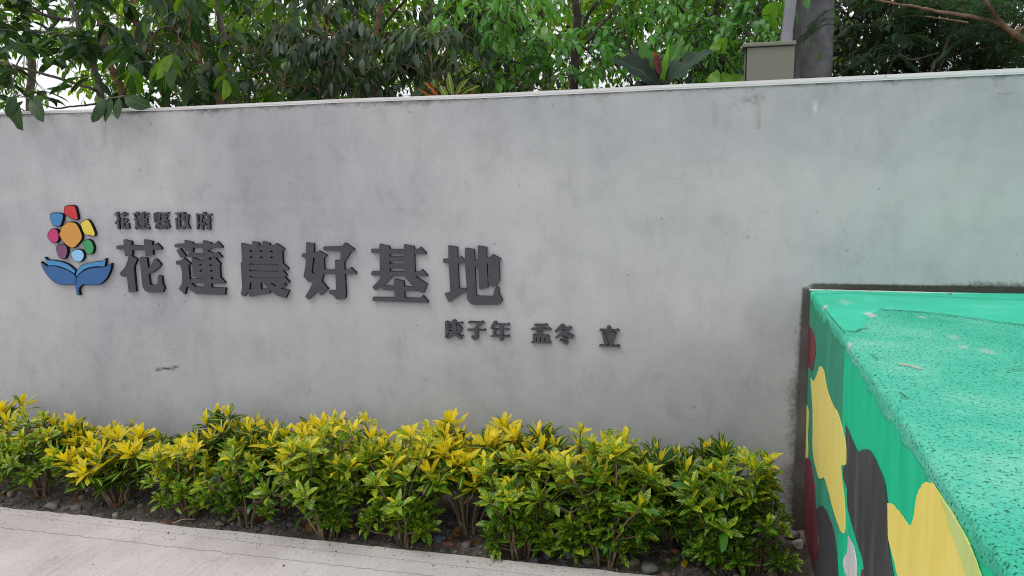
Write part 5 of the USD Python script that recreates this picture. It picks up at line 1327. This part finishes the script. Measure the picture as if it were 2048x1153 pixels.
def scatter(tree, n, box, Yr, fn, gap=0.0, clump=None, lowest=1.80):
    """n places picked inside a part of the view, at true distances Yr; gap: chance that an opening to the sky stays open."""
    r, k = tree.r, 0
    x0, x1, y0, y1 = box
    C = np.stack([r.uniform(x0, x1, n * 12), r.uniform(y0, y1, n * 12), r.uniform(*Yr, n * 12)], 1)
    d = rays(C[:, :2])
    P = np.array([0, 0, EYE]) + d * (C[:, 2] / d[:, 1])[:, None]
    ok = P[:, 2] >= lowest
    if clump is not None:
        ok &= meshkit.fbm(np.stack([C[:, 0] / clump, C[:, 1] / clump, C[:, 2] * 0.7], 1), 3, 91) >= 0.40
    for (a, b, _), p in zip(C[ok], P[ok]):
        if gap and in_gap(a, b, 1.25) and r.random() < gap:
            continue
        fn(p, a, b); k += 1
        if k >= n:
            break


NL = []
# ---- left: two big-leaved trees with several stems
A = Tree('broadleaf_tree', 'leftmost many stemmed tree with large dark oblong leaves reaching over the wall', 'tree', at(205, 215, 4.6) * [1, 1, 0] + [0, 0, 1.3], 201, M['bark_grey'])
A.limb([(206, 216), (196, 160), (176, 108), (162, 66), (146, 14), (133, -25)], [4.5, 4.55, 4.6, 4.65, 4.7, 4.75], 0.024, 0.014, up=0.9)
A.limb([(203, 196), (190, 180), (158, 170), (112, 155), (56, 140), (-20, 118)], [4.5, 4.4, 4.3, 4.2, 4.1, 4.0], 0.011, 0.005, 'branch', down=False, up=0.2)
A.limb([(205, 205), (180, 210), (140, 214), (112, 217), (70, 205)], [4.5, 4.3, 4.1, 3.9, 3.8], 0.007, 0.004, 'branch', down=False)
A.limb([(162, 72), (120, 70), (60, 62), (0, 58), (-60, 66)], [4.65, 4.7, 4.8, 4.9, 5.0], 0.011, 0.006, 'branch', down=False)
A.limb([(140, 40), (100, 34), (60, 20), (20, -10)], [4.7, 4.7, 4.7, 4.7], 0.013, 0.008, 'branch', down=False, up=0.5)
A.limb([(206, 214), (207, 205), (212, 195)], [4.3, 3.6, 3.25], 0.006, 0.004, 'branch', down=False)
fa = lambda p, a, b: (A.twig_to(p), A.whorl(p, 'oblong', 0.165, M['leaf_dark'], 0.18 + 0.55 * A.r.random() ** 2.2, int(A.r.integers(4, 8)), 0.15))
scatter(A, 32, (-60, 130, -40, 90), (4.2, 5.4), fa, 0.9)
scatter(A, 36, (-60, 190, 60, 215), (3.9, 5.0), fa, 0.93)
scatter(A, 8, (130, 260, -30, 110), (3.9, 4.6), fa, 0.9)
scatter(A, 26, (-200, 400, -420, -30), (3.8, 6.0), lambda p, a, b: (A.twig_to(p), A.whorl(p, 'oblong', 0.16, M['leaf_dark'], 0.4, 7, 0.45)))
# leaves hanging over the top of the wall, in front of its face
for (q, tip, ln, tn) in (((212, 200), (190, 246), 0.135, 0.30), ((222, 198), (214, 240), 0.115, 0.33), ((238, 196), (231, 236), 0.105, 0.30), ((250, 194), (285, 215), 0.12, 0.25), ((200, 196), (205, 228), 0.09, 0.35), ((14, 195), (46, 240), 0.16, 0.28), ((30, 190), (18, 232), 0.12, 0.25), ((60, 200), (88, 226), 0.11, 0.3)):
    p, e = at(*q, 3.10), at(*tip, 3.06)
    A.L.add('oblong', 6, p, e - p, Z3 * 0.4 + np.array([0.1, -1.0, 0]), np.linalg.norm(e - p) * 1.05, 1.35, M['leaf_dark'], tn, A.r)
A.twigs.append(tube(curve([at(212, 195, 3.25), at(225, 196, 3.12), at(250, 192, 3.10)], 6), 0.003, 5)); A.twigs.append(tube(curve([at(-20, 150, 3.6), at(10, 180, 3.2), at(60, 198, 3.1)], 6), 0.003, 5))
NL.append(A.done())

Bt = Tree('broadleaf_tree', 'tree with forked reddish stems and hanging leaves, second from the left', 'tree', at(246, 196, 5.0) * [1, 1, 0] + [0, 0, 1.3], 202, M['bark_red'])
Bt.limb([(246, 198), (232, 153), (217, 126), (210, 80), (194, 27), (178, -20)], 5.0, 0.027, 0.015, up=0.9)
Bt.limb([(232, 148), (245, 128), (258, 112), (268, 80), (270, 30), (268, -20)], [5.0, 5.0, 5.05, 5.1, 5.2, 5.3], 0.016, 0.010, 'branch', down=False, up=0.8)
Bt.limb([(331, 205), (300, 140), (284, 95), (272, 45), (264, -10)], 5.4, 0.020, 0.012, up=0.8)
Bt.limb([(246, 188), (270, 145), (293, 108), (316, 61), (350, 50), (390, 22), (410, -5)], 4.6, 0.008, 0.005, 'branch', down=False, mat=M['bark_grey'])
fb_ = lambda p, a, b: (Bt.twig_to(p), Bt.whorl(p, 'oblong', 0.165, M['leaf_dark'], 0.16 + 0.52 * Bt.r.random() ** 2.2, int(Bt.r.integers(4, 8)), 0.9))
scatter(Bt, 40, (170, 400, -30, 200), (4.2, 5.6), fb_, 0.9)
scatter(Bt, 14, (230, 460, 90, 205), (3.8, 4.6), fb_, 0.9)
scatter(Bt, 20, (100, 520, -420, -30), (3.9, 6.0), lambda p, a, b: (Bt.twig_to(p), Bt.whorl(p, 'oblong', 0.16, M['leaf_dark'], 0.4, 7, 0.5)))
NL.append(Bt.done())

Ct = Tree('broadleaf_tree', 'tree with two rough dark stems, third from the left behind the wall', 'tree', at(440, 205, 5.2) * [1, 1, 0] + [0, 0, 1.3], 203, M['bark_red'])
Ct.limb([(440, 207), (418, 165), (400, 133), (388, 70), (378, 10), (370, -25)], 5.0, 0.032, 0.021, up=0.9)
Ct.limb([(450, 205), (449, 174), (450, 123), (448, 82), (440, 41), (436, -20)], 5.3, 0.030, 0.020, mat=M['bark_grey'], up=0.9)
Ct.limb([(497, 180), (503, 148), (530, 112), (548, 92)], 4.8, 0.006, 0.003, 'branch', mat=M['bark_dark'])
Ct.limb([(495, 172), (483, 110), (478, 80), (470, 40)], 4.9, 0.007, 0.004, 'branch', mat=M['bark_dark'])
Ct.limb([(660, 120), (645, 75), (636, 52), (614, 8), (600, -30)], 6.2, 0.022, 0.016, 'trunk', mat=M['bark_grey'], up=0.6)
fc = lambda p, a, b: (Ct.twig_to(p), Ct.whorl(p, 'oblong', 0.15, M['leaf_dark'], 0.2 + 0.52 * Ct.r.random() ** 2.0, int(Ct.r.integers(4, 8)), 0.6))
scatter(Ct, 64, (350, 640, -30, 200), (4.2, 6.2), fc, 0.85)
scatter(Ct, 20, (300, 720, -420, -30), (3.9, 6.2), lambda p, a, b: (Ct.twig_to(p), Ct.whorl(p, 'oblong', 0.15, M['leaf_dark'], 0.4, 7, 0.5)))
NL.append(Ct.done())

# ---- middle: slender tree with dull pinnate leaves
Dt = Tree('pinnate_tree', 'slender stemmed tree with dull blue green hanging leaflets left of the orange croton', 'tree', at(747, 188, 4.6) * [1, 1, 0] + [0, 0, 1.3], 204, M['bark_red'])
Dt.limb([(747, 190), (747, 150), (749, 110), (753, 61), (762, 15), (770, -25)], 4.6, 0.0165, 0.013, up=0.8)
Dt.limb([(640, 200), (645, 140), (650, 60), (655, -20)], 4.3, 0.006, 0.004, 'branch', mat=M['bark_dark'])
def fd(p, a, b):
    Dt.twig_to(p)
    for _ in range(int(Dt.r.integers(1, 3))):
        Dt.pinnate(p, Dt.r.uniform(0, 6.28), Dt.r.uniform(0.18, 0.30), 0.092, M['leaf_ashen'], 0.3 + 0.6 * Dt.r.random() ** 2, int(Dt.r.integers(5, 9)), Dt.r.uniform(0.4, 0.95), wf=1.12)
scatter(Dt, 26, (540, 730, 60, 190), (3.8, 4.9), fd, 0.8)
scatter(Dt, 26, (690, 930, 60, 185), (3.7, 4.8), fd, 0.8)
scatter(Dt, 20, (600, 930, -40, 90), (3.9, 5.4), fd, 0.8)
scatter(Dt, 12, (560, 980, -400, -30), (3.9, 5.6), fd)
NL.append(Dt.done())

# ---- right of the middle: bright ovate-leaved tree
Et = Tree('ovate_leaf_tree', 'dark trunked tree with bright green pointed leaves left of the cabinet', 'tree', at(1148, 188, 5.0) * [1, 1, 0] + [0, 0, 1.3], 205, M['bark_dark'])
Et.limb([(1148, 190), (1150, 143), (1151, 82), (1155, 41), (1150, -20)], 5.0, 0.029, 0.022, up=0.8)
Et.limb([(1152, 100), (1181, 78), (1200, 52), (1214, 38), (1235, 10)], [5.0, 4.95, 4.9, 4.85, 4.8], 0.012, 0.008, 'branch', down=False, mat=M['bark_grey'])
Et.limb([(1168, 48), (1180, 25), (1202, -4), (1220, -30)], 5.1, 0.012, 0.010, 'branch', down=False)
Et.limb([(1185, 84), (1215, 112), (1240, 140), (1266, 172)], 5.0, 0.010, 0.006, 'branch', down=False)
Et.limb([(1262, 170), (1262, 120), (1258, 88)], 5.3, 0.006, 0.004, 'branch', down=False)
Et.limb([(1220, 124), (1198, 122), (1225, 122), (1245, 105)], 5.0, 0.006, 0.004, 'branch', down=False)
Et.limb([(915, 165), (950, 140), (985, 122), (1010, 118), (1060, 130), (1140, 118)], [4.9, 4.9, 4.9, 4.9, 4.95, 5.0], 0.007, 0.005, 'branch', down=False)
Et.limb([(975, 190), (978, 170), (982, 155)], 4.7, 0.006, 0.004, 'branch', mat=M['bark_red'])
def fe(p, a, b):
    Et.twig_to(p)
    tone = 0.35 + 0.3 * Et.r.random() + (0.22 if b < 90 and a < 1120 else 0.0)
    for _ in range(int(Et.r.integers(1, 4))):
        Et.spray(p, Et.r.uniform(0, 6.28), Et.r.uniform(0.12, 0.24), 0.070, M['leaf_bright'], tone, int(Et.r.integers(6, 10)), droop=0.55)
scatter(Et, 34, (890, 1120, -20, 95), (3.8, 4.8), fe, 0.85)
scatter(Et, 40, (1020, 1290, -20, 175), (4.2, 5.8), fe, 0.88)
scatter(Et, 46, (1270, 1590, -30, 110), (4.4, 5.8), fe, 0.88)
scatter(Et, 22, (1370, 1580, 70, 175), (4.8, 6.0), fe, 0.85)
scatter(Et, 30, (900, 1600, -400, -30), (4.0, 6.0), fe)
NL.append(Et.done())

# ---- far right: feathery tree
Ft = Tree('feathery_tree', 'tree with feathery fronds and tan forked branches right of the concrete pole', 'tree', at(2110, 150, 4.6) * [1, 1, 0] + [0, 0, 1.3], 206, M['bark_tan'])
Ft.limb([(2120, 130), (2085, 100), (2048, 80), (2020, 63)], 4.6, 0.019, 0.016)
Ft.limb([(2022, 64), (1992, 46), (1944, 34), (1878, 24), (1840, 15), (1793, 8), (1740, -3)], [4.6, 4.6, 4.55, 4.5, 4.45, 4.4, 4.4], 0.012, 0.0045, 'branch', down=False)
Ft.limb([(2022, 63), (1997, 41), (1980, 16), (1966, -6), (1950, -40)], 4.6, 0.0125, 0.010, 'branch', down=False, up=0.6)
Ft.limb([(1936, 46), (1900, 40), (1850, 33)], 4.45, 0.005, 0.003, 'branch', down=False)
Ft.limb([(2035, 66), (2042, 58), (2070, 40)], 4.6, 0.009, 0.006, 'branch', down=False)
Ft.limb([(1862, 150), (1880, 120), (1895, 85), (1908, 55), (1915, 38)], 5.0, 0.0085, 0.006, 'branch', mat=M['bark_grey'])
Ft.limb([(1880, 140), (1910, 122), (1925, 105)], 5.1, 0.006, 0.003, 'branch', mat=M['bark_grey'])
Ft.limb([(1780, 132), (1830, 120), (1880, 105)], 5.0, 0.005, 0.003, 'branch', mat=M['bark_grey'])


def frond(p, az, length, tone, dip):
    r = Ft.r
    d = _unit([math.cos(az), math.sin(az), dip])
    c = curve([p, p + d * length * 0.5 + Z3 * 0.015, p + d * length - Z3 * length * 0.25], 13)
    V, F, T, N = [], [], [], 0
    st = tube(c, np.linspace(0.0016, 0.0008, 13), 4); V.append(st.vertices); F.append(st.faces); T.append(np.full(len(st.vertices), 0.5)); N += len(st.vertices)
    for k in range(2, 13):
        tg = _unit(c[k] - c[k - 1]); sd = _unit(np.cross(tg, Z3))
        pl = length * 0.36 * math.sin(0.45 + 2.3 * k / 13)
        for sg in (-1, 1):
            ax = _unit(sd * sg + tg * 0.55 - Z3 * r.uniform(0.0, 0.35)); q0 = c[k]
            nl = max(6, int(pl / 0.0075)); s_ = np.linspace(0.12, 1, nl); pts = q0 + ax * (s_ * pl)[:, None] - Z3 * (0.12 * pl * s_ ** 2)[:, None]
            w = _unit(np.cross(ax, Z3))
            for s2 in (-1, 1):                        # tiny leaflets, each a small diamond
                tipv = pts + (w * s2 * 0.0125 + ax * 0.006 + r.normal(0, 0.0012, (nl, 3)))
                md = (pts + tipv) / 2
                V.append(np.stack([pts, md + ax * 0.0032, tipv, md - ax * 0.0032], 1).reshape(-1, 3))
                b = N + 4 * np.arange(nl)[:, None]; F.append(np.vstack([b + [0, 1, 2], b + [0, 2, 3]])); T.append(np.full(4 * nl, tone + r.normal(0, 0.1))); N += 4 * nl
    return np.vstack(V), np.vstack(F), np.concatenate(T)


def ff(p, a, b):
    Ft.twig_to(p)
    for _ in range(int(Ft.r.integers(1, 4))):
        V, F, T = frond(p, Ft.r.uniform(0, 6.28), Ft.r.uniform(0.16, 0.30), 0.25 + 0.5 * Ft.r.random() ** 2, Ft.r.uniform(-0.4, 0.3))
        obj('frond', (V, F), M['leaf_feather'], Ft.t, attrs={'tone': np.clip(T, 0, 1)})
scatter(Ft, 62, (1745, 2090, -30, 140), (4.6, 5.8), ff, 0.5)
for (q, az, ln, tn) in (((1688, 42), 3.3, 0.20, 0.35), ((1690, 52), 3.05, 0.22, 0.5), ((1700, 22), 3.5, 0.20, 0.4)):
    V, F, T = frond(at(*q, 4.5), az, ln, tn, -0.05); obj('frond', (V, F), M['leaf_feather'], Ft.t, attrs={'tone': np.clip(T, 0, 1)})
NL.append(Ft.done())

# ---- plants just behind the coping
M['philo_dark'] = leaf_mat('large_dark_leaf', [(0, (0.007, 0.016, 0.011)), (0.6, (0.014, 0.032, 0.019)), (1, (0.036, 0.064, 0.038))], rib=((0.05, 0.08, 0.045), 0.02), trans=0.08, rough=0.6, spec=0.25)
M['philo_light'] = leaf_mat('large_light_leaf', [(0, (0.022, 0.09, 0.012)), (0.6, (0.05, 0.17, 0.016)), (1, (0.16, 0.34, 0.03))], rib=((0.12, 0.26, 0.05), 0.02), trans=0.42, rough=0.38)
M['red_leaf'] = leaf_mat('red_leaf', [(0, (0.05, 0.006, 0.004)), (0.6, (0.085, 0.008, 0.005)), (1, (0.45, 0.04, 0.008))], trans=0.06, rough=0.4)


def big_leaf(parent, base, tip, width, up, mat, tone, lobes=0.12, seed=0, n=14, name='leaf', bend=0.12):
    """A large strap leaf from base to tip with a wavy edge, thick enough to read as a leaf blade."""
    r = np.random.default_rng(seed); base, tip = np.asarray(base, float), np.asarray(tip, float)
    Fm = frame_of(tip - base, up); ln = np.linalg.norm(tip - base); u = np.linspace(0, 1, n + 1)
    w = width * np.sin(np.pi * np.clip(u, 0.02, 0.99) ** 0.85) ** 0.7
    rows = []
    for s in (-1, -0.5, 0, 0.5, 1):
        ww = w * (1 + lobes * np.sin(u * 22 + r.uniform(0, 6)) * abs(s) + lobes * 0.6 * r.normal(0, 0.6, n + 1) * abs(s))
        rows.append(np.stack([u * ln, s * ww, bend * ln * (np.sin(np.pi * u) * 0.9) + 0.35 * abs(s) * ww + 0.10 * ww * np.sin(u * 17 + 3 * s)], 1))
    V = (np.stack(rows, 1).reshape(-1, 3)) @ Fm + base
    q = np.array([[i * 5 + j, (i + 1) * 5 + j, (i + 1) * 5 + j + 1, i * 5 + j + 1] for i in range(n) for j in range(4)])
    uv = np.stack([np.repeat(u, 5), np.tile([0, 0.25, 0.5, 0.75, 1], n + 1)], 1)
    tn = np.broadcast_to(tone, (n + 1,)) if np.ndim(tone) == 0 else np.interp(u, np.linspace(0, 1, len(tone)), tone)
    return obj(name, (V, q), mat, parent, smooth=True, uv=uv, attrs={'tone': np.repeat(tn, 5)})


YP = 3.75
ph = thing('large_leaved_plant', 'plant with big wavy dark leaves and one red leaf above the coping', 'plant', at(1320, 178, YP))
cb = at(1322, 168, YP)
for k, (tip, w, mat, tone, dy) in enumerate((((1224, 118), 0.060, 'philo_dark', 0.45, -0.05), ((1262, 98), 0.036, 'philo_dark', 0.35, 0.06), ((1426, 102), 0.050, 'philo_dark', 0.85, -0.04), ((1345, 165), 0.03, 'philo_dark', 0.2, -0.10), ((1262, 176), 0.03, 'philo_dark', 0.1, -0.12), ((1385, 110), 0.034, 'philo_dark', 0.35, 0.05),
                                        ((1275, 78), 0.032, 'philo_light', 0.55, 0.03), ((1290, 96), 0.032, 'philo_light', 0.7, 0.08), ((1338, 88), 0.014, 'philo_light', 0.95, -0.02), ((1366, 70), 0.036, 'philo_light', 0.5, 0.06), ((1380, 86), 0.026, 'philo_light', 0.6, 0.1))):
    e = at(*tip, YP + dy)
    big_leaf(ph, cb + np.array([0, 0, -0.02]), e, w, np.array([0, -1.0, 0.9]), M[mat], tone, 0.30 if k not in (8,) else 0.05, 300 + k, bend=0.10 if k < 6 else 0.02)
big_leaf(ph, at(1321, 150, YP - 0.03), at(1308, 104, YP - 0.03), 0.016, np.array([0, -1.0, 0.3]), M['red_leaf'], [0.0, 0.2, 0.4, 0.5, 0.6, 1.0], 0.04, 320, name='red_leaf', bend=0.02)
obj('crown', tube([cb - Z3 * 0.25, cb - Z3 * 0.05, cb + Z3 * 0.02], [0.02, 0.022, 0.014], 8), M['bark_dark'], ph)

M['croton_orange'] = leaf_mat('orange_veined_leaf', [(0, (0.02, 0.05, 0.012)), (0.5, (0.20, 0.055, 0.010)), (1, (0.38, 0.085, 0.012))], spots=((0.012, 0.022, 0.008), (0.06, 0.018, 0.008), 0.55, 0.50), rib=((0.62, 0.24, 0.02), 0.06), trans=0.25, rough=0.4, cell=70)
M['croton_veined'] = leaf_mat('yellow_veined_leaf', [(0, (0.02, 0.07, 0.012)), (1, (0.10, 0.20, 0.02))], rib=((0.55, 0.48, 0.03), 0.05), edge=((0.45, 0.40, 0.03), 0.04), trans=0.25, rough=0.4)
oc = thing('orange_croton', 'low croton with orange and yellow veined leaves peeping over the coping', 'shrub', at(890, 205, 3.62))
ob = at(892, 208, 3.62)
for k, (b_, tip, mat, tone, w) in enumerate((((880, 196), (848, 165), 'croton_orange', 0.7, 0.017), ((878, 198), (842, 186), 'croton_orange', 0.45, 0.014), ((872, 194), (866, 158), 'croton_veined', 0.3, 0.016), ((905, 192), (897, 146), 'croton_veined', 0.6, 0.015), ((912, 194), (938, 158), 'croton_veined', 0.4, 0.016), ((915, 196), (960, 172), 'croton_veined', 0.1, 0.016),
                                        ((908, 196), (924, 180), 'croton_orange', 0.7, 0.014), ((895, 198), (880, 172), 'croton_veined', 0.8, 0.015), ((865, 198), (835, 178), 'croton_orange', 0.3, 0.016), ((930, 198), (948, 184), 'croton_orange', 0.5, 0.014))):
    big_leaf(oc, at(*b_, 3.62), at(*tip, 3.55 + 0.03 * (k % 4)), w, np.array([0, -1.0, 0.6]), M[mat], tone, 0.03, 340 + k, n=10, bend=0.08)
    oc_s = tube(curve([ob + [0, 0, -0.2], at(*b_, 3.62)], 4), 0.004, 5); obj('stem', oc_s, M['shrub_stem'], oc)
pl = thing('pale_leaved_vine', 'vine with a few large pale lime leaves between the cabinet and the bright tree', 'vine', at(1500, 170, 4.6))
for k, (b_, tip, w) in enumerate((((1535, 42), (1550, 4), 0.042), ((1540, 60), (1542, 34), 0.045), ((1432, 104), (1455, 78), 0.042), ((1425, 90), (1440, 100), 0.035), ((1462, 152), (1440, 172), 0.042), ((1480, 150), (1470, 176), 0.042), ((1420, 150), (1438, 165), 0.04), ((1555, 30), (1575, 12), 0.042))):
    big_leaf(pl, at(*b_, 4.55), at(*tip, 4.5), w, np.array([0.1 * (k % 3 - 1), -1.0, 0.3]), M['philo_light'], 0.95, 0.08, 360 + k, n=10, bend=0.042)
obj('stem', join([tube(curve([at(1500, 190, 4.6), at(1470, 140, 4.6), at(1430, 95, 4.6)], 10), 0.006, 6), tube(curve([at(1500, 190, 4.6), at(1530, 110, 4.6), at(1545, 30, 4.6)], 10), 0.006, 6)]), M['bark_dark'], pl, smooth=True)

# ---- farther trees that close the view
def far_tree(label, px, x0, x1, Y, n, mat, tone, seed, leaf=0.085, y0=-60, y1=215, gap=0.95, clump=55.0, limit=140, trunk=0.05, bark='bark_grey', high=10):
    T = Tree('background_tree', label, 'tree', at(px, 190, Y) * [1, 1, 0] + [0, 0, 1.3], seed, M[bark], 'trees farther back')
    T.limb([(px, 205), (px + 4, 120), (px - 8, 40), (px + 2, -40)], Y, trunk, trunk * 0.7, up=1.2)
    T.limb([(px, 120), (px + 40, 60), (px + 90, 0)], [Y, Y - 0.1, Y - 0.2], trunk * 0.5, trunk * 0.25, 'branch', down=False, up=0.5)
    T.limb([(px, 100), (px - 50, 50), (px - 100, -10)], [Y, Y + 0.1, Y - 0.1], trunk * 0.5, trunk * 0.25, 'branch', down=False, up=0.5)
    def fn(p, a, b):
        for _ in range(int(T.r.integers(1, 3))):
            T.spray(p, T.r.uniform(0, 6.28), T.r.uniform(0.2, 0.4), leaf, mat, tone + 0.25 * T.r.normal(), int(T.r.integers(6, 10)), kind='ovate' if leaf < 0.1 else 'oblong', droop=0.4, seg=3)
    scatter(T, n, (x0, x1, y0, y1), (Y - 1.0, Y + 1.0), fn, gap, clump)
    scatter(T, high, (x0, x1, -420, -60), (Y - 1.2, Y + 1.2), fn)
    NL.append(T.done(limit))


far_tree('pale green tree in the gap behind the leftmost tree', 60, -160, 250, 8.0, 230, M['leaf_far'], 0.45, 401, 0.12, gap=0.985)
far_tree('yellow green tree behind the forked reddish stems', 330, 200, 520, 7.6, 330, M['leaf_far'], 0.55, 402, 0.10)
far_tree('yellow green tree behind the slender pinnate tree', 590, 460, 780, 7.8, 380, M['leaf_far'], 0.5, 403, 0.09)
far_tree('tree with fine olive leaves behind the orange croton', 860, 700, 1010, 7.4, 330, M['leaf_far'], 0.45, 404, 0.085)
far_tree('dark leaved tree low behind the two rough stems', 420, 210, 640, 6.9, 75, M['leaf_thicket'], 0.45, 411, 0.09, y0=70, limit=60, trunk=0.03, bark='bark_dark', high=2, gap=0.9, clump=None)
far_tree('dark leaved tree low behind the slender pinnate tree', 720, 560, 920, 6.6, 85, M['leaf_thicket'], 0.4, 412, 0.085, y0=60, limit=60, trunk=0.03, bark='bark_dark', high=2, gap=0.9, clump=None)
far_tree('dark leaved tree low behind the dark trunk', 1010, 900, 1210, 6.6, 55, M['leaf_thicket'], 0.5, 413, 0.08, y0=60, limit=60, trunk=0.03, bark='bark_dark', high=2, gap=0.95)
far_tree('dark leaved tree low between the red leaved plant and the cabinet', 1440, 1340, 1560, 6.6, 70, M['leaf_thicket'], 0.5, 414, 0.08, y0=20, limit=60, trunk=0.03, bark='bark_dark', high=2, gap=0.95)
far_tree('sunny lime green tree behind the dark trunk', 1090, 900, 1260, 7.6, 360, M['leaf_far'], 0.75, 405, 0.085)
far_tree('mid green tree behind the large leaved plant', 1400, 1200, 1480, 7.8, 330, M['leaf_far'], 0.45, 406, 0.08)
far_tree('dense green tree behind the cabinet', 1530, 1400, 1680, 7.0, 190, M['leaf_far'], 0.3, 407, 0.09, clump=None)
far_tree('dark tangled tree behind the feathery fronds, left one', 1760, 1640, 1900, 6.4, 210, M['leaf_thicket'], 0.35, 408, 0.075, gap=0.6, clump=None, bark='bark_dark', trunk=0.03)
far_tree('dark tangled tree behind the feathery fronds, right one', 1980, 1860, 2160, 6.4, 210, M['leaf_thicket'], 0.30, 409, 0.075, gap=0.6, clump=None, bark='bark_dark', trunk=0.03)
# dense dark growth low down behind the far right of the wall
tk = Tree('thicket', 'dark leafy thicket low behind the wall at the far right', 'bush', at(1850, 150, 5.9) * [1, 1, 0] + [0, 0, 1.3], 420, M['bark_dark'])
tk.limb([(1700, 155), (1720, 110), (1760, 60)], 5.9, 0.012, 0.006); tk.limb([(1850, 150), (1830, 100), (1800, 50)], 5.9, 0.012, 0.006); tk.limb([(1960, 145), (1990, 90), (2040, 40)], 5.9, 0.012, 0.006)
def ft(p, a, b):
    for _ in range(2):
        tk.spray(p, tk.r.uniform(0, 6.28), tk.r.uniform(0.12, 0.25), 0.055, M['leaf_thicket'], 0.3 + 0.3 * tk.r.normal(), 8, droop=0.4, seg=3)
scatter(tk, 230, (1650, 2120, -20, 160), (5.3, 6.3), ft, lowest=1.7)
NL.append(tk.done(290))
print('leaves', NL, SHRUBS)
